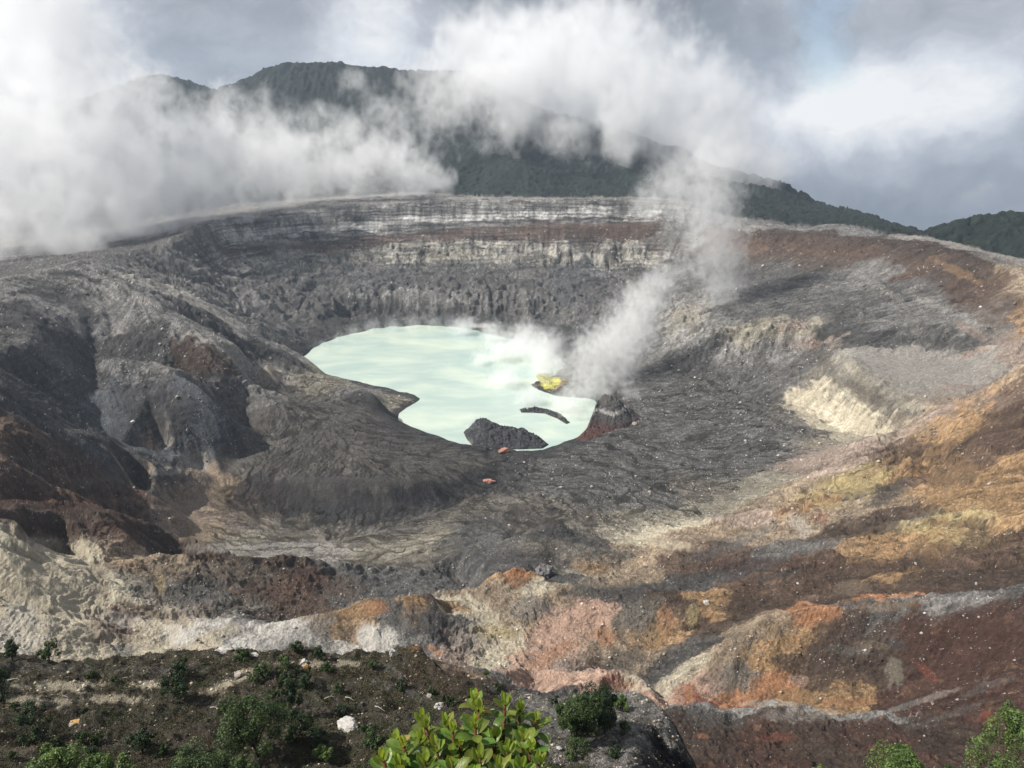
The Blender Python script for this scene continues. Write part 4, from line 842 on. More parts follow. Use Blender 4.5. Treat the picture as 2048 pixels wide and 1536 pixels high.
boulder('slab', 'long white slab lying along the knoll crest', 'rock', 447, 1302, 32, m_white, 144, 1.2, .5, .3)
boulder('slab', 'short white slab right of the long slab on the knoll crest', 'rock', 505, 1311, 24, m_white, 154, 1.2, .5, .3)
boulder('boulder', 'white knobbly boulder above the big leafy shrub', 'boulder', 880, 1414, 22, m_white, 164, 1, .8, .7)
boulder('boulder', 'pale boulder on the slope above the big leafy shrub', 'boulder', 860, 1394, 13, m_pale, 174)
boulder('boulder', 'small white stone on the grey right knoll top', 'stone', 1118, 1498, 12, m_white, 184)
# repeated pale boulders on the crater floor and flanks
rr_ = random.Random(3)
protos = [rock_bm(500 + i, 1, 1, rr_.uniform(.7, 1), rr_.uniform(.5, .9), 7, .22) for i in range(6)]
pm = []
for i, b_ in enumerate(protos):
    me = bpy.data.meshes.new('boulder'); b_.to_mesh(me); b_.free(); pm.append(me)
meshes = []
for i, me in enumerate(pm):
    for mt in (m_pale, m_grey, m_white):
        c_ = me.copy(); c_.materials.append(mt); meshes.append(c_)
zones = [('pale_floor', 1180, 1640, 830, 1060, 60, 'small pale boulder strewn over the dark crater floor right of the lake', 'boulders strewn over the right crater floor'),
         ('flank', 1450, 2040, 900, 1400, 45, 'small pale boulder lying on the brown and orange right flank', 'boulders lying on the right flank'),
         ('left', 180, 560, 600, 900, 26, 'small grey white boulder on the debris slopes of the left spur', 'boulders on the left spur'),
         ('talus', 1300, 1640, 560, 800, 26, 'small pale boulder fallen below the scarp of the right wall', 'boulders below the right scarp')]
for zn, u0, u1, v0, v1, cnt, lab, grp in zones:
    for _ in range(cnt):
        x, y, z = spot(rr_.uniform(u0, u1), rr_.uniform(v0, v1)); k = math.hypot(y, 250 - z) / F
        if z < 1.5: continue
        s_ = rr_.choice((2.2, 2.6, 3, 3, 3.6, 4.5, 5.5)) * k * .8
        o = bpy.data.objects.new('boulder', rr_.choice(meshes)); COL.objects.link(o)
        o.location = (x, y, z + s_ * .2); o.scale = (s_, s_, s_); o.rotation_euler = (0, 0, rr_.uniform(0, 6.28))
        tag(o, lab, 'boulder', grp)

# ---- rubble: countless small stones in one mesh
rs2 = np.random.RandomState(11)
ci = C[..., 0]
prob = np.clip(stone, 0, 1.2) * clump * bare * (1 + 2 * (RR < 125) + 6 * ((RR < 120) & (ci > .14)))
prob = np.where((RR > 52) & (RR < 1300) & vism & (VZ > 1.0), prob, 0)
prob[np.arctan2(VZ - CAMZ, RR) < R(-45)] = 0
fl = prob.ravel().astype(np.float64); fl /= fl.sum()
nst = 44000
pick = rs2.choice(fl.size, nst, p=fl)
cpos = VV[pick]; dcam = np.linalg.norm(cpos - np.array([0, 0, CAMZ]), axis=1)
rad = dcam / F * (.55 + .8 * rs2.pareto(3.0, nst)).clip(0, 4.2) * 1.0
octv = np.array([(1, 0, 0), (0, 1, 0), (-1, 0, 0), (0, -1, 0), (0, 0, 1), (0, 0, -1)], np.float32)
octf = np.array([(0, 1, 4), (1, 2, 4), (2, 3, 4), (3, 0, 4), (1, 0, 5), (2, 1, 5), (3, 2, 5), (0, 3, 5)], np.int32)
an = rs2.rand(nst) * 6.28
jit = 1 + .5 * (rs2.rand(nst, 6, 3) - .5)
ov_ = octv[None] * jit
cs, sn = np.cos(an)[:, None], np.sin(an)[:, None]
ox, oy = ov_[..., 0] * cs - ov_[..., 1] * sn, ov_[..., 0] * sn + ov_[..., 1] * cs
stv = np.stack([ox, oy * .9, ov_[..., 2] * .75], -1) * rad[:, None, None] + cpos[:, None, :] + np.array([0, 0, .15]) * rad[:, None, None]
stf = octf[None] + (np.arange(nst) * 6)[:, None, None]
kind_ = rs2.rand(nst)
basec = C.reshape(-1, 3)[pick]
sc_ = np.where((kind_ < .28)[:, None], np.array([.40, .37, .33]) * (.6 + .5 * rs2.rand(nst))[:, None], np.where((kind_ < .7)[:, None], basec * 1.5 + .03, basec * .7))
fgm = (dcam < 170) & (kind_ < .36)
sc_ = np.where(fgm[:, None], np.array([.42, .34, .24]) * (.6 + .7 * rs2.rand(nst))[:, None], sc_)
colr = np.repeat(np.clip(sc_, .02, .65)[:, None, :], 6, 1)
m_rub, N = mat_new('rubble_stones')
pb = N.n('ShaderNodeBsdfPrincipled', {'Base Color': N.n('ShaderNodeVertexColor', layer_name='ground_colour').outputs[0], 'Roughness': .9, 'Specular IOR Level': .15})
N.t.links.new(pb.outputs[0], N.n('ShaderNodeOutputMaterial').inputs[0])
tag(mesh_obj('rubble', stv, stf.reshape(-1, 3), m_rub, smooth=False, color=colr), 'loose pale and grey stones littering the crater slopes', 'rubble', kind='stuff')

# ------------------------------------------------------------------ vegetation
def leaf_mat(name, dark, mid, light, scale=6.0, rough=.5, trans=.25, spec=.3):
    m, N = mat_new(name)
    g_ = N.n('ShaderNodeNewGeometry')
    r_ = N.noise(g_.outputs['Position'], scale, 2.0, .5); c = N.ramp(r_, [(.32, dark), (.5, mid), (.7, light)])
    isl = g_.outputs['Random Per Island']
    c = N.mix(1.0, c, N.ramp(isl, [(0, .55), (1, 1.5)]), 'MULTIPLY')
    pb = N.n('ShaderNodeBsdfPrincipled', {'Base Color': c, 'Roughness': rough, 'Specular IOR Level': spec})
    tr = N.n('ShaderNodeBsdfTranslucent', {'Color': c})
    mx = N.n('ShaderNodeMixShader', {0: trans, 1: pb.outputs[0], 2: tr.outputs[0]})
    N.t.links.new(mx.outputs[0], N.n('ShaderNodeOutputMaterial').inputs[0])
    return m
m_lbr = leaf_mat('leaf_bright', (.045, .08, .020), (.085, .135, .034), (.15, .21, .055), 1.2)
m_lmd = leaf_mat('leaf_mid', (.026, .046, .014), (.045, .075, .022), (.085, .12, .036), 1.2)
m_ldk = leaf_mat('leaf_dark', (.010, .024, .008), (.020, .040, .012), (.040, .065, .020), 1.5)
m_hth = leaf_mat('heath_leaf', (.066, .048, .032), (.070, .066, .036), (.060, .080, .032), .35, .8, .1, .1)
m_bark = stone_mat('bark', (.10, .07, .05), (.06, .045, .035), scale=6.0)
m_dead = stone_mat('dead_wood', (.45, .42, .38), (.30, .28, .25), scale=4.0)

def leaves_mesh(cen, nrm, size, rs, asp=.5):
    """diamond leaves folded along the middle"""
    n = len(cen)
    a = rs.normal(size=(n, 3)); a -= nrm * (a * nrm).sum(1, keepdims=True); a /= np.linalg.norm(a, axis=1, keepdims=True) + 1e-9
    b = np.cross(nrm, a)
    s = size[:, None]
    p0 = cen - a * s * .5; p1 = cen + b * s * asp * .5 + nrm * s * .10; p2 = cen + a * s * .5; p3 = cen - b * s * asp * .5 + nrm * s * .10
    v = np.stack([p0, p1, p2, p3], 1); f = np.arange(n * 4, dtype=np.int32).reshape(n, 4)
    f = np.stack([f[:, [0, 1, 2]], f[:, [0, 2, 3]]], 1).reshape(-1, 3)
    return v.reshape(-1, 3), f
def tube(bm, pts_, r0, r1, seg=6):
    rings = []
    for i, p in enumerate(pts_):
        p = Vector(p); q = Vector(pts_[min(i + 1, len(pts_) - 1)]) - Vector(pts_[max(i - 1, 0)])
        q.normalize(); a = q.orthogonal().normalized(); b = q.cross(a); r = r0 + (r1 - r0) * i / max(1, len(pts_) - 1)
        rings.append([bm.verts.new(p + (a * math.cos(t * 2 * math.pi / seg) + b * math.sin(t * 2 * math.pi / seg)) * r) for t in range(seg)])
    for r_a, r_b in zip(rings, rings[1:]):
        for i in range(seg): bm.faces.new((r_a[i], r_a[(i + 1) % seg], r_b[(i + 1) % seg], r_b[i]))
    bm.faces.new(rings[0][::-1]); bm.faces.new(rings[-1])
def bush(name, label, cat, u, v, w, h, mat, seed, lobes=9, dens=1.0, leaf=.17, base=None, group=None, spiky=0.0):
    rs = np.random.RandomState(seed)
    x, y, z = base or spot(u, v); dc = math.sqrt(x * x + y * y + (CAMZ - z) ** 2); k = dc / F
    Wm, Hm = w * k * .5, h * k * 1.12
    root = bpy.data.objects.new(name, None); COL.objects.link(root); root.location = (x, y, z); root.empty_display_size = .2
    tag(root, label, cat, group)
    L_ = []
    for i in range(int(lobes * 1.8)):
        a = rs.rand() * 6.28; rr = Wm * .62 * math.sqrt(rs.rand()); t = .25 + .62 * rs.rand()
        rr *= 1.15 - .6 * max(0, t - .4)
        L_.append((rr * 1.15 * math.cos(a), rr * 1.15 * math.sin(a), Hm * t, Wm * (.14 + .24 * rs.rand() ** 1.5)))
    L_.append((0, 0, Hm * .5, Wm * .42)); L_.append((.1 * Wm, 0, Hm * .86, Wm * .2))
    n = int(dens * 200 * lobes * max(1, (w / 60.)) ** 1.2)
    cs_ = []; ns_ = []
    for (a, b, c, r) in L_:
        m_ = n // len(L_); d = rs.normal(size=(m_, 3)); d /= np.linalg.norm(d, axis=1, keepdims=True)
        q = r * (.55 + .5 * rs.rand(m_, 1) ** .6) * (1 + spiky * rs.rand(m_, 1))
        cs_.append(np.array([a, b, c]) + d * q * np.array([1, 1, Hm / (2.2 * Wm) if Hm > 2.2 * Wm else .95])); ns_.append(d * .7 + rs.normal(size=(m_, 3)) * .5 + np.array([0, 0, .35]))
    cen = np.concatenate(cs_); nr = np.concatenate(ns_); nr /= np.linalg.norm(nr, axis=1, keepdims=True)
    keep = cen[:, 2] > .03 * Hm; cen, nr = cen[keep], nr[keep]
    lf = leaf * 1.45 * (.6 + .7 * rs.rand(len(cen)))
    vv, ff = leaves_mesh(cen, nr, lf, rs)
    mesh_obj('foliage', vv, ff, mat, parent=root, smooth=False)
    bm = bmesh.new()
    tube(bm, [(0, 0, -.3), (.03 * Wm, 0, Hm * .3), (0, .03 * Wm, Hm * .6)], .05 * Wm + .02, .02 * Wm + .01)
    for (a, b, c, r) in L_[:7]: tube(bm, [(0, 0, Hm * .12), (a * .5, b * .5, c * .6), (a, b, c)], .025 * Wm + .01, .008, 4)
    bm_obj('stem', bm, m_bark, root, True)
    return root
B = [
 ('shrub', 'dark round shrub standing on the left end of the knoll crest', 25, 1322, 38, 38, m_ldk, 8, .16),
 ('shrub', 'olive green shrub on the knoll crest against the cream scarp', 98, 1322, 42, 34, m_lmd, 7, .16),
 ('shrub', 'dark tall shrub cut off by the left picture edge', 8, 1408, 52, 62, m_ldk, 9, .16),
 ('shrub', 'black green shrub left of the orange slab', 76, 1480, 60, 62, m_ldk, 10, .15),
 ('shrub', 'dark shrub at the right end of the tan rubble', 354, 1400, 60, 46, m_ldk, 10, .16),
 ('shrub', 'smaller dark shrub just behind the one by the tan rubble', 362, 1352, 38, 32, m_ldk, 8, .16),
 ('shrub', 'largest dense green shrub at the centre of the dark knoll', 515, 1512, 136, 112, m_lmd, 16, .15),
 ('shrub', 'tall thin dark shrub behind the largest green shrub', 584, 1440, 52, 80, m_ldk, 9, .16),
 ('shrub', 'low dark shrub to the right of the largest green shrub', 600, 1470, 60, 40, m_ldk, 9, .16),
 ('shrub', 'small sunlit shrub alone on the crest before the grey white ridge', 594, 1308, 30, 26, m_lmd, 6, .15),
 ('shrub', 'small green shrub right of the long white slab', 484, 1324, 30, 24, m_lmd, 6, .15),
 ('shrub', 'small dark shrub on the crest right of the sunlit one', 640, 1322, 28, 24, m_ldk, 6, .15),
 ('shrub', 'wide low shrub at the middle of the pale rock band', 526, 1354, 52, 26, m_lmd, 8, .15),
 ('shrub', 'upright green shrub above the pale rock band', 574, 1352, 46, 38, m_lmd, 8, .15),
 ('shrub', 'small round dark shrub below the yellow block', 613, 1376, 32, 28, m_ldk, 7, .15),
 ('shrub', 'tiny shrub right beside the yellow block', 652, 1342, 30, 16, m_lmd, 5, .14),
 ('shrub', 'dark shrub below the brown heath left of the largest green shrub', 285, 1508, 56, 44, m_ldk, 9, .15),
 ('shrub', 'light green shrub low in the left corner', 122, 1548, 100, 76, m_lbr, 13, .17),
 ('shrub', 'light green shrub next to the one in the left corner', 215, 1552, 96, 84, m_lbr, 13, .17),
 ('shrub', 'olive narrow leaved shrub at the lower edge', 385, 1560, 150, 76, m_lmd, 16, .14),
 ('shrub', 'green shrub between the olive shrub and the largest green shrub', 470, 1556, 90, 62, m_lmd, 11, .15),
 ('shrub', 'dark shrub left of the bulky white boulder', 640, 1498, 44, 40, m_ldk, 8, .15),
 ('shrub', 'small bright shrub below the bulky white boulder', 648, 1524, 42, 30, m_lbr, 6, .2),
 ('shrub', 'green shrub between the bulky white boulder and the leafy plant', 744, 1496, 54, 46, m_lmd, 8, .16),
 ('shrub', 'dark shrub at the lower edge left of the leafy plant', 690, 1556, 90, 44, m_ldk, 10, .15),
 ('tree', 'dense dark green little tree with yellow green patches on the right knoll', 1152, 1492, 96, 104, m_lmd, 20, .13),
 ('tree', 'darker little tree crown behind the dense one on the right knoll', 1196, 1470, 80, 104, m_ldk, 16, .13),
 ('shrub', 'small bright shrub beside the two little trees on the right knoll', 1240, 1420, 34, 34, m_lbr, 7, .14),
 ('shrub', 'tiny dark shrub at the left foot of the right knoll', 1111, 1408, 20, 16, m_ldk, 4, .14),
]
for i, (nm, lab, u, v, w, h, mt, lb, lf) in enumerate(B):
    if v > 1535:
        bx_, by_, _ = pix(u, v, 57.0 if v < 1550 else 55.0); bs = (bx_, by_, ground_z(bx_, by_))
    else: bs = None
    bush(nm, lab, nm, u, v, w, h, mt, 900 + i, lb, 3.0 if nm == 'tree' else 1.5, lf, base=bs)
for i, (lab, u, vt, w, mt, Yb) in enumerate([('bright green bush in the lower right foreground below the red slope', 1815, 1478, 150, m_lbr, 44), ('dark bush right of the bright one at the lower edge', 1905, 1502, 100, m_lmd, 46),
                                             ('tall green bush rising at the right picture edge', 2040, 1375, 130, m_lbr, 43), ('yellow green scrub below the tall bush at the right edge', 1985, 1512, 90, m_lmd, 41),
                                             ('small bright sprig at the lower edge below the red slope', 1640, 1524, 50, m_lbr, 46)]):
    bx_, by_, tz = pix(u, vt, Yb); gz = ground_z(bx_, by_)
    k = math.sqrt(bx_ ** 2 + by_ ** 2 + (CAMZ - gz) ** 2) / F
    bush('bush', lab, 'bush', u, vt, w * .72, (tz - gz) / k / 1.28, mt, 960 + i, 14, 2.0, .12, base=(bx_, by_, gz), spiky=.15)

rb = random.Random(77)
for i in range(34):
    u = rb.uniform(10, 1080) if i < 28 else rb.uniform(1090, 1250); v = rb.uniform(1325, 1520) if i < 28 else rb.uniform(1400, 1530)
    if u > 720 and v > 1420 and i < 28: v -= 90
    w = rb.uniform(16, 34); bush('shrub', 'low scrubby shrub among the heath of the near knoll', 'shrub', u, v, w, w * rb.uniform(.4, .7), rb.choice((m_lmd, m_ldk, m_lmd)), 1200 + i, 5, 1.1, .12, group='low scrubby shrubs scattered over the near knoll')
# low heath and litter over the knolls
hsel = np.clip(heath, 0, 1) * sstep(-.45, .25, fbm(VX / 4.5, VY / 4.5, 640, 4, .6)) * (RR > 48) * (RR < 125) * vism * (C[..., 0] < .15)
hsel[np.arctan2(VZ - CAMZ, RR) < R(-45)] = 0
fl = hsel.ravel().astype(np.float64); fl /= fl.sum()
nh = 21000; pick = rs2.choice(fl.size, nh, p=fl); hc = VV[pick]
per = 13
hr = (.13 + .34 * rs2.rand(nh) ** 3)
d = rs2.normal(size=(nh, per, 3)); d /= np.linalg.norm(d, axis=2, keepdims=True); d[..., 2] = np.abs(d[..., 2]) * .7
cen = (hc[:, None, :] + d * hr[:, None, None]).reshape(-1, 3)
nr = (d + rs2.normal(size=d.shape) * .4).reshape(-1, 3); nr /= np.linalg.norm(nr, axis=1, keepdims=True)
vv, ff = leaves_mesh(cen, nr, .13 * (.6 + .8 * rs2.rand(len(cen))), rs2, .6)
tag(mesh_obj('heath_ground_cover', vv, ff, m_hth, smooth=False), 'low brown and green heath carpeting the near knolls', 'heath', kind='stuff')
# fallen pale sticks
for i, (u, v, ln, an_) in enumerate([(30, 1360, 26, .1), (255, 1358, 30, .12), (130, 1396, 16, -.2), (700, 1400, 22, -.5), (760, 1420, 26, -.6), (660, 1396, 20, .3), (560, 1352, 18, .4), (1060, 1392, 22, -.1), (430, 1418, 18, -.2), (810, 1356, 18, -.9)]):
    x, y, z = spot(u, v); k = math.hypot(y, 250 - z) / F; l2 = ln * k / 2
    bm = bmesh.new(); c, s = math.cos(an_), math.sin(an_)
    tube(bm, [(-l2 * c, -l2 * s, .1), (-l2 * .2 * c, -l2 * .2 * s + .1, .18), (l2 * c, l2 * s, .12)], .06, .03, 5)
    tube(bm, [(l2 * .1 * c, l2 * .1 * s + .05, .17), (l2 * .5 * c - .1, l2 * .5 * s + .35, .3)], .035, .015, 4)
    o = bm_obj('branch', bm, m_dead, None, True); o.location = (x, y, z)
    tag(o, 'bleached dead branch lying in the heath on the near knoll', 'branch', 'bleached branches on the knoll')

# ---- the near plant: whorls of broad glossy leaves on reddish stems
m_near, N = mat_new('broad_leaf')
g_ = N.n('ShaderNodeNewGeometry'); uvn = N.n('ShaderNodeVertexColor', layer_name='ground_colour')
cB = uvn.outputs[0]
cB = N.mix(.5, cB, N.mix(1.0, cB, N.ramp(N.noise(g_.outputs['Position'], 30.0, 3.0, .5), [(.3, .6), (.7, 1.3)]), 'MULTIPLY'))
bp = N.n('ShaderNodeBump', {'Strength': .25, 'Distance': .01, 'Height': N.noise(g_.outputs['Position'], 60.0, 3.0, .5)})
pb = N.n('ShaderNodeBsdfPrincipled', {'Base Color': cB, 'Roughness': .38, 'Specular IOR Level': .45, 'Normal': bp.outputs[0]})
tr = N.n('ShaderNodeBsdfTranslucent', {'Color': N.mix(1.0, cB, (1.3, 1.35, .6), 'MULTIPLY')})
mx = N.n('ShaderNodeMixShader', {0: .38, 1: pb.outputs[0], 2: tr.outputs[0]})
N.t.links.new(mx.outputs[0], N.n('ShaderNodeOutputMaterial').inputs[0])
m_stem = stone_mat('red_stem', (.16, .06, .035), (.10, .05, .03), scale=20.0)
def leaf_geo(base, dirv_, up, ln, wd, curl, fold, col, V_, F_, K_):
    """one obovate leaf: 8 stations along a curved midrib, five points across, blade folded up along the rib"""
    dirv_ = dirv_.normalized(); side = dirv_.cross(up).normalized(); nrm_ = side.cross(dirv_).normalized()
    nS = 9; i0 = len(V_); ang = 0.0; p = base.copy(); step = ln / (nS - 1)
    for i in range(nS):
        t = i / (nS - 1)
        w = wd * .5 * (math.sin(math.pi * min(1, t ** 1.35 * 1.0)) ** .75 if t < 1 else 0) + .0012
        if t > .985: w = .0008
        dcur = dirv_ * math.cos(ang) - nrm_ * math.sin(ang); ncur = nrm_ * math.cos(ang) + dirv_ * math.sin(ang)
        for j, sx in enumerate((-1, -.5, 0, .5, 1)):
            off = side * (w * sx) + ncur * (w * fold * (abs(sx) ** 1.3))
            V_.append(p + off)
            e_ = abs(sx); cc = [c_ * (1.18 if e_ == 0 else (1.0 if e_ < .9 else 1.05)) for c_ in col]; K_.append(cc)
        p = p + dcur * step; ang += curl / (nS - 1) * (1.4 if t > .4 else .7)
    for i in range(nS - 1):
        for j in range(4):
            a = i0 + i * 5 + j; F_.append((a, a + 1, a + 6, a + 5))
def leafy_plant(name, label, root_xyz, tips, seed, ln0=.057):
    rnd = random.Random(seed); rx, ry, rz = root_xyz
    root = bpy.data.objects.new(name, None); COL.objects.link(root); root.location = root_xyz; root.empty_display_size = .1
    tag(root, label, 'shrub')
    bm = bmesh.new(); V_, F_, K_ = [], [], []
    R0 = Vector(root_xyz)
    for (u, v, Y, sc_) in tips:
        tip = Vector(pix(u, v, Y)) - R0
        mid = Vector((tip.x * .45 + rnd.uniform(-.05, .05), tip.y * .5 + rnd.uniform(-.05, .05), tip.z * .55)); m2_ = Vector((tip.x * .85, tip.y * .88, tip.z * .85))
        tube(bm, [(0, 0, -.1), tuple(mid), tuple(m2_), tuple(tip)], .011, .0045, 6)
        axis = (tip - m2_).normalized() * .6 + Vector((rnd.uniform(-.15, .15), rnd.uniform(-.15, .15), 1)); axis.normalize()
        ga_ = rnd.uniform(0, 6.28); nl_ = rnd.randint(15, 19)
        for q in range(nl_):
            t = q / (nl_ - 1); ga_ += 2.4
            el_ = R(80) - R(95) * t ** .75 + rnd.uniform(-.12, .12)        # upright young leaves, spreading and drooping older ones
            a = axis.orthogonal().normalized(); b = axis.cross(a)
            h_ = (a * math.cos(ga_) + b * math.sin(ga_)); d_ = h_ * math.cos(el_) + axis * math.sin(el_)
            pos = tip - axis * (.13 * t * sc_) + axis * .005
            ln = ln0 * sc_ * (.62 + .55 * min(1, t * 2.2)) * rnd.uniform(.85, 1.15)
            young = max(0, 1 - t * 1.7)
            col = [.075 + .17 * young + rnd.uniform(-.02, .03), .135 + .17 * young + rnd.uniform(-.03, .03), .022 + .035 * young]
            if rnd.random() < .02: col = [.34, .25, .08]
            if t > .75: col = [c_ * .6 for c_ in col]
            leaf_geo(pos, d_, axis + Vector((0, 0, .01)), ln, ln * rnd.uniform(.36, .48), rnd.uniform(.3, 1.0) * (1.3 if t > .3 else -.5), rnd.uniform(.15, .4), col, V_, F_, K_)
    bm_obj('stem', bm, m_stem, root, True)
    mesh_obj('foliage', np.array([tuple(p) for p in V_]), F_, m_near, parent=root, color=np.array(K_))
    return root
tips = [(950, 1398, 2.15, 1.0), (958, 1420, 2.12, 1.1), (1010, 1404, 2.1, .95), (1040, 1420, 2.12, .95), (1073, 1438, 2.1, .9), (846, 1436, 2.1, .95), (852, 1452, 2.05, .9), (893, 1444, 2.1, 1.0), (905, 1462, 2.02, 1.0),
        (950, 1448, 2.0, 1.15), (790, 1482, 2.0, .95), (806, 1490, 1.95, 1.05), (842, 1478, 2.0, 1.05), (872, 1492, 1.95, 1.1), (1046, 1478, 2.0, 1.15), (1062, 1496, 1.95, 1.05), (990, 1472, 2.05, 1.0), (920, 1490, 2.0, 1.05), (1015, 1500, 1.95, 1.0),
        (765, 1518, 1.85, 1.1), (800, 1530, 1.85, 1.1), (850, 1526, 1.85, 1.15), (960, 1512, 1.9, 1.1), (1080, 1522, 1.9, 1.0), (905, 1532, 1.85, 1.1), (1000, 1534, 1.85, 1.1), (1045, 1536, 1.85, 1.1), (945, 1552, 1.8, 1.1), (880, 1560, 1.75, 1.1), (1095, 1558, 1.85, 1.0)]
leafy_plant('leafy_shrub', 'glossy yellow green broad leaved shrub close up at the lower edge', (-.08, 2.25, ground_z(-.08, 2.25)), tips, 5)
leafy_plant('leafy_shrub', 'few broad green leaves poking up left of the close leafy shrub', (-.42, 1.95, ground_z(-.42, 1.95)), [(590, 1572, 1.75, 1.2), (634, 1574, 1.75, 1.1), (560, 1582, 1.7, 1.1)], 8)

# ------------------------------------------------------------------ steam, cloud and haze
def puff_pos(u, v, Y):
    x, y, z = pix(u, v, Y)
    return x, y, z, Y / (F * cam_dir(u, v)[1])       # and metres per photo pixel there
def steam(name, label, cat, puffs, rho, nscale, namp=1.2, warp=.5, soft=.5, bias=0., colour=(1, 1, 1), aniso=.0, squash=1.0, ydepth=1.0, detail=4.0, kind='stuff'):
    """a body of steam: overlapping soft spheres, torn by noise, inside one closed hull"""
    P_ = []
    for u, v, Y, rpx in puffs:
        if Y < 0: Y = pixz(u, v, -Y)[1]          # negative: height above the lake instead of distance
        x, y, z, k = puff_pos(u, v, Y); P_.append((x, y, z, rpx * k))
    rmean = float(np.mean([p[3] for p in P_]))
    m = bpy.data.materials.new(name); m.use_nodes = True; N = NT(m.node_tree)
    tc = N.n('ShaderNodeTexCoord').outputs['Object']
    sc1 = nscale / rmean
    n_v = N.noise(tc, sc1 * .8, 2.0, .5, out=1)
    wv_ = N.v('MULTIPLY', N.v('SUBTRACT', n_v, (.5, .5, .5)), (warp * rmean * 2,) * 3)
    p = N.v('ADD', tc, wv_)
    f = None
    for x, y, z, r in P_:
        d = N.v('SUBTRACT', p, (x, y, z)); d = N.v('MULTIPLY', d, (1 / r, 1 / (r * ydepth), 1 / (r * squash)))
        g_ = N.m('SUBTRACT', 1.0, N.v('LENGTH', d, out=1))
        f = g_ if f is None else N.m('SMOOTH_MAX', f, g_, .35)
    nz = N.noise(N.v('MULTIPLY', tc, (1, 1, .8)), sc1 * 2.2, detail, .62, .3)
    f = N.m('ADD', f, N.m('MULTIPLY', N.m('SUBTRACT', nz, .5), namp))
    den = N.n('ShaderNodeMapRange', {0: f, 1: bias, 2: bias + soft, 3: 0.0, 4: rho}, interpolation_type='SMOOTHSTEP').outputs[0]
    pv = N.n('ShaderNodeVolumePrincipled', {'Color': (*colour, 1), 'Density': den, 'Anisotropy': aniso})
    N.t.links.new(pv.outputs[0], N.n('ShaderNodeOutputMaterial').inputs['Volume'])
    bm = bmesh.new()
    for x, y, z, r in P_:
        M_ = Matrix.Translation((x, y, z)) @ Matrix.Diagonal((r * 1.22, r * 1.22 * ydepth, r * 1.22 * squash, 1))
        bmesh.ops.create_icosphere(bm, subdivisions=3, radius=1.0, matrix=M_)
    me = bpy.data.meshes.new(name); bm.to_mesh(me); bm.free()
    o = bpy.data.objects.new(name, me); COL.objects.link(o)
    rm = o.modifiers.new('r', 'REMESH'); rm.mode = 'VOXEL'; rm.voxel_size = min(p_[3] for p_ in P_) * min(squash, 1) * .3
    dg = bpy.context.evaluated_depsgraph_get()
    me2 = bpy.data.meshes.new_from_object(o.evaluated_get(dg)); o.modifiers.clear(); o.data = me2; bpy.data.meshes.remove(me)
    me2.name = name; me2.materials.clear(); me2.materials.append(m)
    m.cycles.volume_step_rate = 1.0
    return tag(o, label, cat, kind=kind)

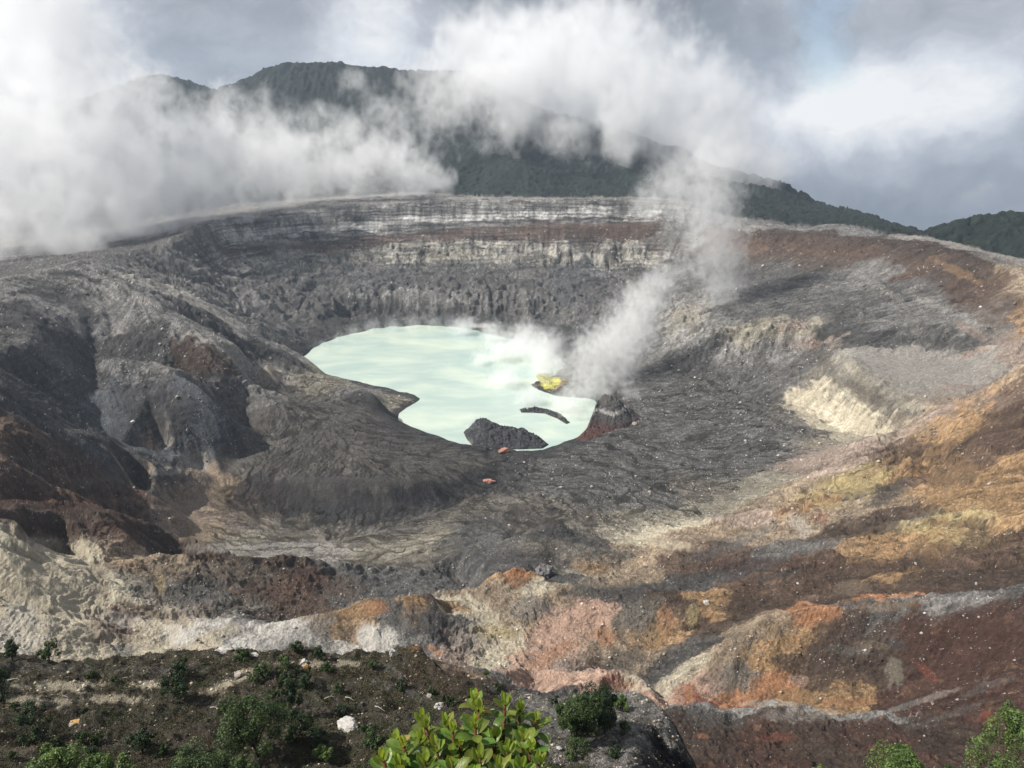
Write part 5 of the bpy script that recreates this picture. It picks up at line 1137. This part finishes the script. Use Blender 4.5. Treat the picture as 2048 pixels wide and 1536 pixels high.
if VOLUMES:
    steam('cloud_bank', 'big white cloud bank pouring over the left crater rim', 'cloud',
          [(-180, 260, 1170, 260), (-20, 190, 1180, 250), (60, 60, 1200, 210), (60, 330, 1120, 260), (230, 330, 1150, 220), (390, 340, 1220, 160), (520, 320, 1330, 140), (640, 320, 1420, 120), (760, 350, 1500, 90), (850, 355, 1560, 60), (250, 190, 1500, 110), (130, 450, 1050, 120), (280, 415, 1100, 110), (-100, 480, 1000, 130)],
          .019, 1.7, namp=1.9, warp=.5, soft=.42, bias=.06, detail=6.0, ydepth=.5)
    steam('mountain_mist', 'torn grey mist drifting across the dark forested mountain', 'mist',
          [(560, 330, 1750, 110), (680, 350, 1760, 110), (800, 320, 1800, 120), (880, 230, 1900, 90), (950, 180, 1950, 110), (1010, 260, 1900, 84), (780, 230, 1950, 80), (1130, 270, 1850, 80), (445, 215, 2000, 80), (350, 230, 2000, 60), (720, 170, 2100, 60), (860, 160, 2100, 90)],
          .012, 1.9, namp=2.2, warp=.5, soft=.7, bias=.2, detail=6.0, ydepth=.7)
    steam('summit_cloud', 'grey cloud hiding the right shoulder of the mountain', 'cloud',
          [(960, 110, 2150, 130), (1020, 175, 2000, 100), (1080, 140, 2080, 170), (1400, 210, 1980, 130), (1200, 140, 2060, 190), (1320, 200, 2000, 170), (1430, 270, 1950, 130), (1510, 320, 1900, 90), (1250, 250, 1900, 90)],
          .014, 1.8, namp=1.6, warp=.45, soft=.6, bias=.05, detail=6.0, ydepth=.6)
    steam('steam_column', 'tall grey steam column rising from the right crater wall', 'steam',
          [(1438, 620, 930, 42), (1442, 570, 930, 62), (1432, 510, 930, 74), (1428, 455, 935, 84), (1412, 400, 940, 96), (1350, 370, 950, 80), (1300, 400, 950, 56), (1425, 330, 950, 90), (1360, 545, 900, 40)],
          .017, 2.1, namp=2.0, warp=.45, soft=.6, bias=.12, detail=6.0)
    steam('steam_plume', 'bright white steam plume blowing off the yellow sulphur vent', 'steam',
          [(1125, 735, -16, 44), (1165, 745, -14, 50), (1185, 712, 775, 76), (1230, 690, 780, 88), (1265, 650, 785, 82), (1285, 605, 790, 70), (1320, 560, 800, 52), (1170, 785, -10, 50), (1200, 770, -14, 50), (1240, 740, -18, 50), (1260, 790, -8, 36), (1150, 825, -7, 30)],
          .034, 2.3, namp=2.0, warp=.45, soft=.6, bias=.16, detail=6.0)
    steam('lake_steam', 'thin white steam curling off the far shore of the lake', 'steam',
          [(1005, 700, -12, 44), (1050, 690, -16, 60), (1090, 700, -18, 56), (985, 668, -10, 36), (1085, 735, -9, 40), (930, 656, -8, 34), (960, 720, -5, 30), (1010, 760, -6, 46), (1060, 800, -5, 40), (1130, 810, -6, 44)],
          .060, 1.8, namp=1.6, warp=.4, soft=.9, bias=.04)
    steam('shore_mist', 'faint mist along the far left shore of the lake', 'mist',
          [(905, 650, -6, 34), (865, 648, -6, 34), (825, 648, -6, 34), (785, 652, -6, 32), (745, 656, -6, 30), (710, 664, -5, 28), (675, 674, -5, 26), (645, 690, -4, 22)], .022, 1.9, namp=1.9, warp=.5, soft=.9, bias=.2)
    steam('island_steam', 'small wisp of steam at the left end of the dark lake island', 'steam',
          [(952, 858, -5, 22), (962, 878, -3, 18), (945, 838, -12, 16), (940, 885, -2, 14)], .07, 1.8, namp=1.6, warp=.4, soft=.9, bias=.12)
    m = bpy.data.materials.new('haze'); m.use_nodes = True; N = NT(m.node_tree)
    pv = N.n('ShaderNodeVolumePrincipled', {'Color': (.68, .82, 1, 1), 'Density': .00007, 'Anisotropy': .3})
    N.t.links.new(pv.outputs[0], N.n('ShaderNodeOutputMaterial').inputs['Volume'])
    bm = bmesh.new(); bmesh.ops.create_cube(bm, size=1.0, matrix=Matrix.Translation((0, 1900, -30)) @ Matrix.Diagonal((9000, 6000, 1300, 1)))
    me = bpy.data.meshes.new('haze'); bm.to_mesh(me); bm.free(); me.materials.append(m)
    hz = bpy.data.objects.new('haze', me); COL.objects.link(hz); tag(hz, kind='stuff', label='thin pale blue air over the crater', cat='haze')
